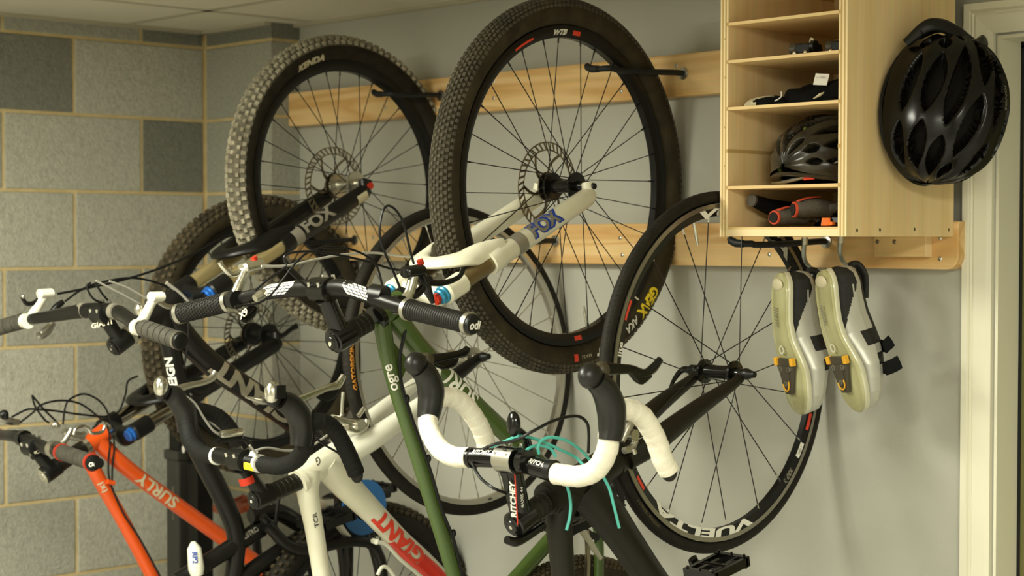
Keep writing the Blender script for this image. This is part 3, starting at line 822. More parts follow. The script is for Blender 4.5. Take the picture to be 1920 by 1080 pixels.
# gusset under the head tube
fr.prism([(0, 0), (.075, 0), (.0, .055)], at(735, 640, x=gx), (tt[1]-tt[0]).normalized(), (dt[1]-dt[0]).normalized(), (1, 0, 0), .006)
frame = fr.build('frame', M['green'], root)
tube_text('SURLY', spline(dt, 6)[::-1], at(888, 757, x=gx), 0, .0177, (.95, -.42, .1), .046, M['textw'], frame, bold=.0012, width=.95)
tube_text('ogre', spline(tt, 6)[::-1], at(741, 720, x=gx), 0, .0150, (.66, -.75, 0), .027, M['textw'], frame, bold=.0006, side=-.003)
hose(root, P(gx + .015, [(768, 590), (760, 620), (752, 655), (750, 690), (757, 740), (785, 820), (806, 880), (830, 960), (850, 1010), (862, 1060), (875, 1110)]), .0032)
for q in ((763, 748), (803, 860), (850, 1000)):
    c = at(q[0], q[1], x=gx+.015); MB().ball(c, (.0055, .0055, .008)).build('cable_clip', M['black'], root)
headset(root, hbot, htop, .021, M['gloss'])
fc = V(MW.translation); fc = fc + (crown - fc).normalized()*.438 + V((.01, 0, 0))
fork, fd, ff, fax, stb, fL, fe, fhw = sus_fork(root, MW, fc, M['offwhite'], M['bronze'], M['offwhite'], [(M['cyan'], None), (M['cyan'], M['redano'])], low_end=.333, apex=.412)
bk_ = fe[1]; L_ = fL
tube_text('FOX', bk_ + fd*.30, bk_, .30 - .215, .0201, (.75, -.5, .42), .042, M['textblue'], fork, off=.0004, bold=.0045, width=1.0)
tube_text('FOX', bk_ + fd*.30, bk_, .30 - .215, .0201, (.75, -.5, .42), .040, M['textg'], fork, off=.0010, bold=.0012, width=1.04)
MB().tube([bk_ + fd*.128, bk_ + fd*.100], .0201, seg=20, caps=False, ang=(0, 2.4), ref=(.5, -.3, -.8)).build('blue_tail_print', M['textblue'], fork)
MB().tube([bk_ + fd*.262, bk_ + fd*.234], .0206, seg=32, caps=False).build('grey_band', M['textg'], fork)
c0 = at(624, 641, x=gx); bc = at(605, 543, x=gx)
stm = stem(root, hs, c0, bc, M['gloss'], M['gloss'], sp_r=.0185, headr=.0215, br=.0165, axv=(1, .05, 0))
flat_text('0', c0 + (c0-hs).normalized()*.0068, (1, 0, 0), (0, 0, 1), .014, M['textbeige'], stm, bold=.0005)
K = .00122
bp = P(gx, [(a, b, (a-605)*K) for a, b in ((330, 588), (440, 562), (500, 549), (560, 541), (605, 541), (650, 541), (700, 558), (760, 577), (888, 608))])
bar = MB().tube(spline(bp, 6), [.0112, .0112, .0125, .0155, .0159, .0155, .0130, .0112, .0112], seg=20).build('handlebar', M['satin'], root)
decal_band(bar, bp[2] + (bp[2]-bp[1])*.0, bp[3] + (bp[3]-bp[2])*.0, .0150, (.6, -.75, .35), M['textw'], 7, 5, .5)
decal_band(bar, bp[5], bp[6], .0148, (.6, -.75, .35), M['textw'], 6, 5, -.5)
grip(bar, P(gx, [(428, 566, -.216)])[0], P(gx, [(338, 588, -.326)])[0], .0168, 'diamond', M['rubber'], M['alloy'])
grip(bar, P(gx, [(766, 580, .196)])[0], P(gx, [(880, 607, .335)])[0], .0168, 'ribs', M['rubber'], M['alloy'], 'odi')
def lever(bar, x, clamp, body, res, blade, cm, bm_, rm, blm, br=.0085, dot=None):
    mb = MB(); p = at(clamp[0], clamp[1], x=x); mb.tube([p - X1*.008, p + X1*.008], .0165, seg=18)
    mb.build('lever_clamp', cm, bar)
    b = MB(); b.stube(P(x, body), [.011, .0105, .0095, .010] if len(body) > 3 else [.011, .0095, .011], r2=[.008]*3, seg=14); lv = b.build('brake_lever', bm_, bar)
    r = P(x, res); mb = MB().tube([r[0], r[0]+(r[1]-r[0])*.08, r[0]+(r[1]-r[0])*.92, r[1]], [.008, .0105, .0105, .007], r2=[.011, .0155, .0155, .010], ref=(0, 0, 1), seg=16); mb.build('brake_lever', rm, bar)
    bl = P(x, blade); MB().stube(bl, [.0055, .0055, .005, .0045, .0055][:max(3, len(bl))], r2=.0035, seg=12, ref=None).build('brake_lever', blm, bar)
    if dot:
        q = at(dot[0], dot[1], x=x); MB().cyl(q, q + V((0, -.004, .008)), .006, seg=14).build('bleed_plug', M['redano'], bar)
lever(bar, gx-.19, (440, 562), [(443, 550), (452, 528), (462, 505), (472, 497)], [(453, 503), (492, 494)], [(455, 508), (440, 514), (430, 512), (418, 501), (412, 491)], M['black'], M['silver'], M['silver'], M['silver'], dot=(479, 490))
lever(bar, gx+.155, (748, 572), [(757, 567), (768, 548), (775, 520), (778, 510)], [(757, 511), (792, 506)], [(805, 530), (825, 531), (845, 527), (862, 518), (869, 503)], M['gloss'], M['silver'], M['gloss'], M['gloss'], dot=(790, 496))
MB().stube(P(gx+.155, [(790, 515), (800, 540), (812, 568)]), [.008, .009, .004], seg=12).stube(P(gx+.155, [(755, 560), (770, 555), (785, 548), (806, 520)]), [.006, .008, .006], seg=10).build('shifter', M['gloss'], bar)
sh = MB(); sh.stube(P(gx-.17, [(478, 575), (472, 584), (460, 594), (451, 597)]), [.007, .012, .012, .006], r2=[.004]*4, seg=12); sh.build('shifter', M['gloss'], bar)
flat_text('X9', at(464, 592, x=gx-.165) + V((.004, -.012, .004)), (.7, .2, .45), (-.45, 0, .8), .017, M['textbeige'], bar, bold=.0006)
MB().stube(P(gx-.10, [(478, 560), (490, 552), (497, 545)]), [.007, .009, .005], seg=12).build('shifter', M['silver'], bar)
MB().tube(P(gx+.02, [(698, 552, .09), (722, 556, .115)]), .0185, seg=22).build('bar_clamp', M['satin'], bar)
hose(root, P(gx+.10, [(776, 495), (768, 465), (757, 420), (742, 394), (726, 386), (716, 402), (712, 440), (724, 480), (738, 510), (752, 545)]), .0022)
hose(root, P(gx-.05, [(490, 499), (540, 498), (590, 487), (640, 478), (700, 474), (760, 481), (790, 480)]), .0022, M['wcable'])
hose(root, P(gx+.02, [(478, 545), (505, 522), (535, 500), (534, 480), (560, 472), (610, 474), (680, 488), (730, 503), (760, 508)]), .0022)
hose(root, P(gx-.02, [(535, 500), (560, 525), (590, 540), (640, 520)]), .0022)
hose(root, P(gx, [(440, 575), (500, 560), (570, 478), (640, 464), (700, 490), (720, 545)]), .0020)
cs = crankset(root, bb, PI, ring=.068, armm='black', ringm='black', pedalm='black', teeth=34)
fdm = MB(); fp = P(gx+.075, [(1084, 984), (1096, 1000), (1112, 1026), (1127, 1048)]); fdm.stube(fp, [.0025]*4, r2=[.010, .008, .007, .005], ref=(1, 0, 0), seg=10); fdm.cyl(at(1078, 985, x=gx+.06), at(1086, 984, x=gx+.08), .012)
fdm.build('front_derailleur', M['alloy'], root)
chain_run(root, [at(1100, 998, x=gx+.05), at(1102, 1040, x=gx+.05), at(1098, 1120, x=gx+.05), rh + V((.045, -.04, .05))])
build_wheel(root, 'rear_wheel', rh, 0, 0, .371, .0275, .3165, .293, .028, M['tyre_dusty'], [M['rim_black'], M['rim_black']], M['spoke_b'], 32, .024, .030, 3, rotor=.08, hubmat='gloss', tread=TL, tread_mat=M['tread_brown'])
# seat and post, below the frame edge of the photograph
def saddle(bike, st, bbp, up=.17, tilt=0):
    st = V(st); d = (st - V(bbp)).normalized(); e = st + d*up; f = X1.cross(d)
    if f.z < 0: f = -f
    MB().tube([st, e], .0135, seg=16).build('seat_post', M['satin'], bike)
    mb = MB(); c = e + d*.04; pts = [c - f*.13 + d*.004, c - f*.10, c - f*.02 - d*.006, c + f*.06 - d*.004, c + f*.14]
    mb.stube(pts, [.025, .072, .055, .022, .014], r2=[.014, .020, .018, .015, .010], ref=X1, seg=18)
    sd = mb.build('saddle', M['rubber'], bike)
    for s in (-1, 1): MB().stube([c - f*.09 + X1*(.022*s), e + X1*(.022*s) + d*.005, c + f*.10 + X1*(.012*s)], .0035, seg=8).build('saddle_rail', M['alloy'], sd)
saddle(root, seat + (seat-bb)*.12, bb)

# ---------- black road bike with white bar tape -------------------------------
kx = 1.79
root = bike_root('road_bike', kx, -.35, .14, 'matte black carbon road bike with white bar tape and teal cables')
rim, MW = build_wheel(root, 'front_wheel', (1.768, -.3455, 1.6622-.2032), .0462, .0, .334, .0112, .3115, .288, .0205, M['tyre'], [M['rim_black'], M['rim_grey']], M['spoke_b'], 20, .019, .034, 2, phase=.10, tread=road_tread, tread_mat=M['black'], deep=True, hublen=.052, hubmat='gloss', key='r')
rx = rim_x(.288, .3115, .0205, True); tx = tyre_x(.334, .0112)
th, _ = wheel_angle(MW, 1312, 985); rim_text('VUELTA', MW, rim, th, .2952, .0225, M['textw'], rx, bold=.0010, shear=.12, width=3.75)
th, _ = wheel_angle(MW, 1400, 398); rim_text('VUELTA', MW, rim, th, .2952, .0225, M['textw'], rx, bold=.0010, shear=.12, width=3.75)
th, _ = wheel_angle(MW, 1532, 735); rim_text('lite', MW, rim, th, .296, .019, M['textw'], rx, bold=.0005, width=1.1)
th, _ = wheel_angle(MW, 1161, 655); rim_text('lite', MW, rim, th, .296, .019, M['textw'], rx, bold=.0005, width=1.1)
for a, b in (((1525, 780), (1516, 812)), ((1173, 560), (1166, 600)), ((1186, 895), (1200, 918))):
    rim_patch(MW, rim, wheel_angle(MW, *a)[0], wheel_angle(MW, *b)[0], .293, .300, M['textred'], rx)
lb = rim_patch(MW, rim, wheel_angle(MW, 1512, 842)[0], wheel_angle(MW, 1502, 872)[0], .291, .3005, M['textw'], rx, 'paper_label')
th, _ = wheel_angle(MW, 1507, 857); rim_text('o 700C', MW, rim, th, .2958, .006, M['textblack'], lambda q: rx(q)+.0005)
th, _ = wheel_angle(MW, 1483, 908); rim_text('XRP 3', MW, rim, th, .296, .013, M['textg'], rx, bold=.0004)
th, _ = wheel_angle(MW, 1207, 960); rim_text('VITTORIA ZAFFIRO K', MW, rim, th, .3225, .0085, M['textgold'], tx)
th, _ = wheel_angle(MW, 1310, 470); valve(MW, rim, th, .288)
pf = PI
hs = at(1028, 936, x=kx); c0 = at(962, 986, x=kx); bc = at(955, 862, x=kx); crown = at(1150, 864, x=kx)
fr = MB()
fr.stube(P(kx, [(1022, 938), (1060, 918), (1110, 890), (1148, 862)]), [.0265, .028, .030, .0285], seg=26)
tt = P(kx, [(1058, 925), (1048, 975), (1052, 1030), (1056, 1110), (1046, 1260), (1010, 1420)])
fr.stube(tt, [.030, .0225, .0205, .0205, .019], seg=20)
dt = P(kx, [(1085, 905), (1130, 955), (1170, 1010), (1216, 1078), (1300, 1198)])
fr.stube(dt, [.034, .034, .030, .0285, .029], seg=24)
bb = dt[-1]; seat = tt[-1]
fr.tube([bb, seat, seat + (seat-bb)*.12], .0165, seg=16).tube([bb - X1*.036, bb + X1*.036], .022, seg=20)
rh = V((kx, -.365, 1.459-.985))
for s in (-1, 1):
    fr.stube([bb + X1*(.022*s), rh + X1*(.064*s)], [.012, .008], seg=12); fr.stube([seat + X1*(.014*s), rh + X1*(.064*s)], [.009, .007], seg=12)
frame = fr.build('frame', M['carbon'], root)
flat_text('JU-0035C', at(1028, 931, x=kx) + V((.012, -.024, -.01)), (0, -.35, -.6), (.6, .3, .2), .007, M['textg'], frame)
fk = MB()
Hc = V(MW.translation); ax = V(MW.col[0][:3])
fk.stube([crown - (Hc-crown)*.02, crown + (Hc-crown)*.10], [.028, .027], seg=20)
for s in (-1, 1):
    e = Hc + ax*(.050*s)
    d0 = crown + (Hc-crown)*.05 + X1*(.018*s)
    fk.stube([d0, crown + (Hc-crown)*.22 + X1*(.036*s), crown + (Hc-crown)*.6 + X1*(.046*s), e + (crown-Hc)*.06 - V((0, 0, .006)), e], [.019, .0185, .0145, .009, .0085], r2=[.024, .0225, .0165, .010, .0095], ref=X1, seg=18)
fork = fk.build('fork', M['carbon'], root)
q = MB(); e = Hc + ax*.062; q.cyl(e - ax*.006, e + ax*.014, .010, .006); e = Hc - ax*.056; q.cyl(e, e - ax*.010, .011); q.stube([e - ax*.010, e - ax*.024 + V((0, -.01, 0)), e - ax*.028 + V((0, -.03, -.02)), e - ax*.026 + V((0, -.045, -.045))], [.007, .006, .004, .003], seg=10)
q.build('quick_release', M['gloss'], fork)
headset(root, at(1140, 868, x=kx), hs, .0262, M['carbon'])
stm = stem(root, hs, c0, bc, M['gloss'], M['gloss'], sp_r=.0185, headr=.0215, br=.0175)
a = c0 + (bc-c0)*.28; b = bc - (bc-c0)*.16
tube_text('RITCHEY', at(962, 966, x=kx), at(957, 880, x=kx), .0, .0195, (.78, -.62, 0), .0125, M['textw'], stm, off=.0014, bold=.0005, width=1.15, shear=.25)
tube_text('4AXIS 44', at(962, 950, x=kx), at(958, 880, x=kx), .0, .0195, (.99, .10, 0), .0095, M['textw'], stm, off=.0014, width=.95)
MB().tube([c0 + (bc-c0)*.05, c0 + (bc-c0)*.85], .0205, seg=3, caps=False, ang=(-.045, .045), ref=(.93, -.36, 0)).build('red_stripe', M['textred'], stm)
MB().stube(P(kx+.006, [(950, 1012), (968, 1016), (990, 1005), (1020, 985)]), [.007, .008, .007, .006], seg=10).build('headset_spacer', M['gloss'], root)
barp = P(kx, [(880, 857, -.08), (955, 862, 0), (1042, 887, .085)])
bar = MB().stube(barp, .0159, seg=24).build('handlebar', M['gloss'], root)
MB().tube([bc - X1*.021, bc + X1*.021], .0222, seg=24, ang=(0, 2.6), ref=(.4, -.5, .8), caps=False).build('stem_faceplate', M['alloy'], bar)
flat_text('R', bc + V((.01, -.0165, .0165)), (1, .0, 0), (0, -.6, .75), .020, M['textblack'], bar, bold=.0008)
bsp = spline(barp, 10)
for q_, o_ in (((893, 858), -.066), ((997, 872), .042), ):
    tube_text('RITCHEY', bsp, P(kx, [(q_[0], q_[1], o_)])[0], 0, .0161, (.1, -.74, .66), .0112, M['textw'], bar, off=.0006, shear=.2, bold=.0003, width=.80)
for px_, o_ in ((884, -.077), (1034, .078)):
    q = P(kx, [(px_, 858 if px_ < 900 else 882, o_)])[0]
    MB().tube([q - X1*.008, q + X1*.008], .0172, seg=24).build('tape_end_band', M['black'], bar)
def dropside(root, bar, x, ramp, drop, mat, r=.0172, name='bar_tape'):
    a = P(x, ramp); return MB().stube(a, r, n=7, seg=20).build(name, mat, bar), MB().stube(P(x, drop), r, n=7, seg=20).build(name, mat, bar)
def wrapped(pts, r, mat, bar, step=.021):
    q = spline(pts, 16); out = [q[0]]; rad = []; s_ = 0
    for i in range(1, len(q)): out.append(q[i])
    acc = 0; rad = [r]
    for i in range(1, len(out)):
        acc += (out[i]-out[i-1]).length; ph = (acc/step) % 1; rad.append(r*(1.03 - .055*ph if ph < .9 else .975 + .055*(ph-.9)*10))
    mb = MB(); T_ = mb.tube(out, r, seg=22)
    # rewrite the ring radii along the bar
    k = 22
    for i in range(len(out)):
        c = out[i]
        for j in range(k):
            v = V(mb.v[i*k+j]); mb.v[i*k+j] = tuple(c + (v-c)*(rad[i]/r))
    return mb.build('bar_tape', mat, bar, angle=60)
tap = lambda L, x: wrapped(P(x, L), .0170, M['tape'], bar)
tap([(1040, 888, .085), (1085, 893, .13), (1118, 880, .165), (1138, 845, .19), (1143, 805, .198), (1152, 775, .2), (1178, 768, .2), (1205, 782, .2), (1229, 822, .2), (1242, 860, .2), (1254, 882, .2)], kx)
tap([(880, 858, -.08), (850, 856, -.115), (824, 840, -.15), (805, 806, -.185), (804, 775, -.2), (816, 752, -.2), (843, 744, -.2), (872, 760, -.2), (897, 795, -.2), (908, 820, -.2), (912, 836, -.2)], kx)
for q, s in (((1254, 884), .2), ((913, 838), -.2)):
    p = at(q[0], q[1], x=kx+s); MB().ball(p, (.0165, .009, .0165)).build('bar_end_plug', M['rubber'], bar)
# wrap lines of the tape
def hood_cap(h_, p, r):
    MB().ball(p, r, nu=18, nv=10).build('hood_cap', M['hoodcap'], h_)
def hood(bar, x, body, head, hr, lev, lm, hm, blade=None, capm=None):
    b = P(x, body)
    ho = MB().stube(b, [.0178, .0215, .0235, .0215, .0180], r2=[.0195, .0215, .0235, .0215, .0180], n=6, seg=24)
    c = at(head[0], head[1], x=x); ho.ball(c, hr, nu=20, nv=12); h_ = ho.build('brake_hood', hm, bar)
    if capm:
        MB().ball(c + V((.002, -.004, .006)), (hr[0]*1.02, hr[1]*.92, hr[2]*1.0), nu=20, nv=12).build('hood_cap', capm, h_)
    MB().stube(P(x, lev), [.0105, .0085, .0072, .0070, .0085, .006][:len(lev)], r2=.0052, n=6, seg=14).build('brake_lever', lm, bar)
    if blade: MB().stube(P(x, blade), [.005, .0085, .008, .003], r2=.003, n=6, seg=12).build('shift_paddle', lm if not capm else M['black'], bar)
    return h_
h1 = hood(bar, kx+.2, [(1144, 826), (1147, 800), (1146, 765), (1134, 732), (1116, 712)], (1107, 705), (.017, .022, .0205), [(1138, 692), (1160, 692), (1185, 693), (1208, 700), (1225, 690), (1238, 674)], M['gloss'], M['hoodrub'], [(1180, 696), (1192, 706), (1205, 712), (1220, 705)])
h2 = hood(bar, kx-.2, [(802, 786), (806, 764), (808, 734), (800, 706), (786, 690)], (780, 682), (.017, .022, .0205), [(800, 676), (820, 672), (843, 668), (860, 664), (872, 660), (877, 652)], M['gloss'], M['hoodrub'], [(815, 680), (830, 684), (850, 680), (858, 672)])
hood_cap(h1, at(1128, 694, x=kx+.2), (.012, .014, .014)); hood_cap(h2, at(800, 674, x=kx-.2), (.012, .014, .012))
mb = MB().stube(P(kx+.02, [(992, 862), (991, 838), (985, 818), (975, 808)]), [.009, .0085, .008, .007], r2=.005, seg=12); mb.tube([bc + X1*.030, bc + X1*.044], .0195, seg=22)
mb.ball(at(963, 795, x=kx+.02), (.013, .010, .021), nu=20, nv=12)
mb.build('computer_mount', M['gloss'], bar)
tc = lambda L, x, m='teal', r=.0026: hose(root, P(x, L), r, M[m])
tc([(922, 838, -.19), (945, 828, -.1), (975, 818), (1010, 825), (1050, 843), (1080, 858), (1100, 880, .05)], kx+.02)
tc([(998, 862), (985, 848), (1003, 836), (1030, 840), (1042, 856)], kx+.03)
tc([(1010, 852), (1010, 832), (1030, 820), (1062, 826), (1090, 845), (1108, 865)], kx+.04)
tc([(1058, 898), (1066, 920), (1070, 945), (1068, 970), (1062, 994)], kx+.045)
tc([(1126, 885), (1142, 915), (1150, 945), (1155, 965), (1161, 990)], kx+.05)
tc([(905, 842, -.10), (930, 832, -.08), (965, 826, -.03), (1000, 808), (1040, 788), (1080, 780), (1100, 792), (1104, 815), (1103, 850)], kx+.06, 'cable', .0026)
tc([(885, 868, -.06), (900, 895, -.04), (925, 915), (950, 925)], kx, 'cable')
cal = MB(); p = at(1182, 815, x=kx+.03)
cal.stube(P(kx+.035, [(1165, 828), (1178, 800), (1190, 788), (1196, 800)]), [.006, .008, .007, .005], seg=10).stube(P(kx+.035, [(1170, 845), (1184, 840), (1192, 825)]), [.006, .007, .006], seg=10).cyl(p - X1*.012, p + X1*.012, .010).cyl(at(1186, 840, x=kx+.04), at(1190, 850, x=kx+.04), .005)
cal = cal.build('brake_caliper', M['alloy'], root)
MB().box(at(1186, 846, x=kx+.02), (.012, .007, .005)).build('brake_pad', M['redano'], cal)
hose(root, P(kx+.04, [(1190, 826), (1210, 818), (1235, 808)]), .001, M['wcable'])
pp = at(1350, 1050, x=kx+.14) - bb
cs = crankset(root, bb, math.atan2(pp.z, pp.y), L=max(.165, min(.18, math.hypot(pp.y, pp.z))), ring=.098, armm='gloss', ringm='gloss', pedalm='gloss', teeth=50, pw=.070)
build_wheel(root, 'rear_wheel', rh, 0, 0, .334, .0118, .3115, .288, .0205, M['tyre'], [M['rim_black'], M['rim_grey']], M['spoke_b'], 20, .019, .034, 2, deep=True, hublen=.06, hubmat='gloss', key='r')
saddle(root, seat + (seat-bb)*.12, bb)

# ---------- white and red road bike ----------------------------------------------
tx0 = 1.057
root = bike_root('road_bike', tx0, -.33, .13, 'white and red road bike with black drop bars and silver rims')
rim, MW = build_wheel(root, 'front_wheel', (1.0405, -.3329, 1.649-.2032), .0445, .1224, .334, .0125, .3120, .300, .021, M['tyre'], [M['rim_silver'], M['rim_silver']], M['spoke_s'], 28, .019, .034, 3, phase=.05, hublen=.052, hubmat='alloy', key='s', tread=road_tread, tread_mat=M['black'])
tx = tyre_x(.334, .0125)
th, _ = wheel_angle(MW, 646, 690); rim_text('GATORSKIN', MW, rim, th, .322, .0135, M['textorange'], tx, bold=.0006, width=1.25)
th, _ = wheel_angle(MW, 911, 928); rim_patch(MW, rim, th-.02, th+.02, .303, .308, M['textblack'], rim_x(.3, .312, .021, False))
th, _ = wheel_angle(MW, 745, 450); rim_text('Mavic', MW, rim, th, .306, .008, M['textg'], rim_x(.3, .312, .021, False))
for q in ((776, 858), (1012, 862)):
    pass
hs = at(560, 902, x=tx0); c0 = at(476, 938, x=tx0); bc = at(450, 862, x=tx0); crown = at(652, 842, x=tx0)
fr = MB()
fr.stube(P(tx0, [(560, 902), (590, 880), (620, 860), (645, 845)]), [.0235, .027, .0275, .0265], seg=26)
tt = P(tx0, [(580, 880), (577, 920), (588, 985), (600, 1060), (612, 1150), (622, 1225)])
fr.stube(tt, [.028, .0225, .0190, .0180, .0180, .017], seg=20)
dt = P(tx0, [(607, 868), (650, 912), (698, 960), (748, 1012), (818, 1080), (900, 1180)])
fr.stube(dt, [.030, .029, .0245, .0230, .0235, .024], seg=24)
bb = dt[-1]; seat = tt[-1]
fr.tube([bb, seat, seat + (seat-bb)*.12], .016, seg=16).tube([bb - X1*.036, bb + X1*.036], .022, seg=20)
rh = V((tx0+.03, -.35, 1.446-.985))
for s in (-1, 1):
    fr.stube([bb + X1*(.022*s), rh + X1*(.064*s)], [.012, .008], seg=12); fr.stube([seat + X1*(.014*s), rh + X1*(.064*s)], [.009, .007], seg=12)
frame = fr.build('frame', M['offwhite'], root)
tube_text('GIANT', spline(dt, 6)[::-1], at(783, 1048, x=tx0), 0, .0245, (.93, -.36, .0), .047, M['textred'], frame, bold=.0022, width=1.12, off=.001)
MB().tube(spline([dt[4] - (dt[4]-dt[3])*.55, dt[4], dt[5]], 6), [.0238, .0243, .0246], seg=24, caps=False, ang=(-.3, 1.9), ref=(.95, .2, 0)).build('red_panel', M['red'], frame)
MB().tube(spline(P(tx0, [(737, 1001), (760, 1024), (800, 1062)]), 5), [.0236, .0240, .0242], seg=10, caps=False, ang=(.9, 1.8), ref=(.95, .2, 0)).build('red_panel', M['red'], frame)
tube_text('TCR', spline(tt, 6)[::-1], at(588, 985, x=tx0), 0, .0195, (.95, -.30, 0), .0125, M['textblack'], frame, off=.001, bold=.0003, width=1.25)
MB().tube(P(tx0, [(620, 860), (606, 862)]), .001).build('decal', M['textg'], frame)
flat_text('G', at(590, 872, x=tx0) + V((.028, -.012, .012)), (.3, -.8, -.3), (0, .3, -.8), .022, M['textg'], frame, bold=.0008)
fk = MB(); Hc = V(MW.translation); ax = V(MW.col[0][:3])
for s in (-1, 1):
    e = Hc + ax*(.050*s)
    fk.stube([crown + X1*(.014*s) - (Hc-crown)*.03, crown + (Hc-crown)*.12 + X1*(.032*s), crown + (Hc-crown)*.34 + X1*(.042*s), crown + (Hc-crown)*.7 + X1*(.047*s), e - V((0, 0, .004))], [.022, .019, .0150, .0105, .008], r2=[.026, .024, .020, .014, .009], ref=X1, seg=18)
fork = fk.build('fork', M['white'], root)
e = Hc + ax*.06
MB().cyl(e - ax*.012, e + ax*.010, .009, .007).cyl(Hc - ax*.056, Hc - ax*.07, .010).build('quick_release', M['black'], fork)
MB().stube([Hc + ax*.052, Hc + ax*.05 + (crown-Hc)*.10, Hc + ax*.049 + (crown-Hc)*.24], [.0095, .0115, .0135], r2=[.0100, .013, .0165], ref=X1, seg=16).build('black_fork_tip', M['black'], fork)
headset(root, at(650, 843, x=tx0), hs, .0245, M['offwhite'])
stm = stem(root, hs, c0, bc, M['satin'], M['black'], sp_r=.0180)
flat_text('o', c0 + (c0-hs).normalized()*.0068, (1, 0, 0), (0, 0, 1), .012, M['textw'], stm)
MB().tube([c0 + (bc-c0)*.45, c0 + (bc-c0)*.62], .0185, seg=20, caps=False, ang=(-.9, .9), ref=(.8, -.6, 0)).build('decal', M['redano'], stm)
barp = P(tx0, [(405, 853, -.06), (450, 862, 0), (492, 870, .05)])
bar = MB().stube(barp, .0159, seg=24).build('handlebar', M['satin'], root)
for px_, py_, o_ in ((407, 855, -.058), (486, 869, .046)):
    q = P(tx0, [(px_, py_, o_)])[0]; MB().tube([q - X1*.004, q + X1*.004], .0175, seg=20).build('decal', M['textw'], bar)
q = P(tx0, [(472, 861, .03), (484, 863, .042)]); MB().tube(q, .0168, seg=16, caps=False, ang=(-.35, .55), ref=(0, -.5, .8)).build('decal', M['textw'], bar)
q = P(tx0, [(466, 868, .022), (484, 872, .042)]); MB().tube(q, .0172, seg=16, caps=False, ang=(-.45, .45), ref=(.25, -.9, -.2)).build('decal', M['texty'], bar)
tap = lambda L: wrapped(P(tx0, L), .0163, M['btape'], bar, .013)
tap([(492, 871, .05), (525, 874, .10), (555, 862, .15), (572, 835, .19), (574, 810, .2), (580, 796, .205), (600, 790, .21), (625, 803, .21), (645, 835, .21), (662, 872, .21), (668, 888, .21)])
tap([(408, 856, -.06), (380, 850, -.12), (358, 830, -.17), (350, 800, -.195), (350, 782, -.2), (362, 770, -.205), (385, 772, -.21), (410, 782, -.21), (432, 805, -.21), (448, 838, -.21), (455, 860, -.21)])
for q_, s in (((669, 890), .21), ((456, 862), -.21)):
    p = at(q_[0], q_[1], x=tx0+s); MB().ball(p, (.0160, .009, .0160)).build('bar_end_plug', M['rubber'], bar)
hood(bar, tx0+.205, [(563, 836), (565, 812), (562, 784), (545, 760), (526, 750)], (513, 742), (.014, .017, .022), [(530, 748), (555, 752), (585, 740), (615, 727), (633, 722), (644, 704)], M['silver'], M['hoodrub'], [(595, 742), (610, 745), (625, 740), (633, 730)], capm=M['silver'])
MB().box(at(524, 735, x=tx0+.22), (.006, .010, .012)).build('hood_cap', M['black'], bar)
MB().stube(P(tx0+.19, [(500, 752), (488, 752), (470, 747), (461, 745)]), [.007, .006, .0035, .002], seg=10).build('cable_nipple', M['alloy'], bar)
hood(bar, tx0-.205, [(350, 812), (351, 798), (347, 772), (328, 745), (315, 738)], (304, 730), (.014, .017, .022), [(322, 735), (340, 728), (360, 722), (382, 717), (398, 708), (404, 696)], M['alloy'], M['hoodrub'], [(362, 728), (372, 734), (385, 730), (392, 722)], capm=M['silver'])
hose(root, P(tx0-.19, [(330, 741), (345, 742), (365, 756), (380, 780), (398, 805), (412, 815)]), .0027, M['wcable'])
MB().tube(P(tx0-.12, [(413, 814), (417, 814), (450, 810), (455, 809)]), [.006, .0085, .0085, .006], seg=14).build('cable_adjuster', M['silver'], root)
MB().stube(P(tx0-.13, [(404, 828), (430, 822), (455, 822), (470, 834)]), [.006, .007, .006, .005], seg=10).build('light_bracket', M['black'], bar)
hose(root, P(tx0+.03, [(470, 848), (500, 840), (540, 845), (580, 838), (615, 815)]), .0025, M['wcable'])
hose(root, P(tx0+.02, [(455, 820), (500, 825), (560, 812), (610, 822)]), .0025)
hose(root, P(tx0+.05, [(468, 835), (480, 850), (494, 866)]), .0025, M['wcable'])
hose(root, P(tx0+.04, [(590, 820), (610, 835), (632, 848), (648, 862)]), .0023)
cal = MB(); p = at(668, 795, x=tx0+.03)
cal.stube(P(tx0+.03, [(622, 782), (645, 790), (668, 795), (684, 790)]), [.006, .009, .010, .006], seg=12).stube(P(tx0+.035, [(650, 802), (668, 806), (684, 800), (688, 786)]), [.007, .009, .007, .005], seg=12)
cal.cyl(p - X1*.015, p + X1*.018, .011).cyl(at(640, 780, x=tx0+.03), at(643, 735, x=tx0+.03), .0035).cyl(at(682, 765, x=tx0+.03), at(672, 780, x=tx0+.03), .005)
cal.build('brake_caliper', M['silver'], root)
# white bottle cage inside the frame triangle
bc_ = MB()
for s in (-1, 1):
    o = .030*s
    bc_.stube(P(tx0+o, [(706, 1016), (725, 1022), (752, 1050), (790, 1082), (812, 1110)]), .0042, seg=10)
    bc_.stube(P(tx0+o*1.2, [(708, 1078), (716, 1064), (728, 1066), (745, 1090), (760, 1120)]), .004, seg=10)
bc_.stube([at(706, 1016, x=tx0+.03), at(700, 1014, x=tx0), at(706, 1016, x=tx0-.03)], .006, seg=10)
bc_.build('bottle_cage', M['white'], root)
crankset(root, bb, PI, ring=.095, armm='alloy', ringm='black', pedalm='black', teeth=50)
build_wheel(root, 'rear_wheel', rh, 0, .03, .334, .0125, .3120, .300, .021, M['tyre'], [M['rim_silver'], M['rim_silver']], M['spoke_s'], 28, .019, .034, 3, hublen=.06, hubmat='alloy', key='s')
saddle(root, seat + (seat-bb)*.12, bb)

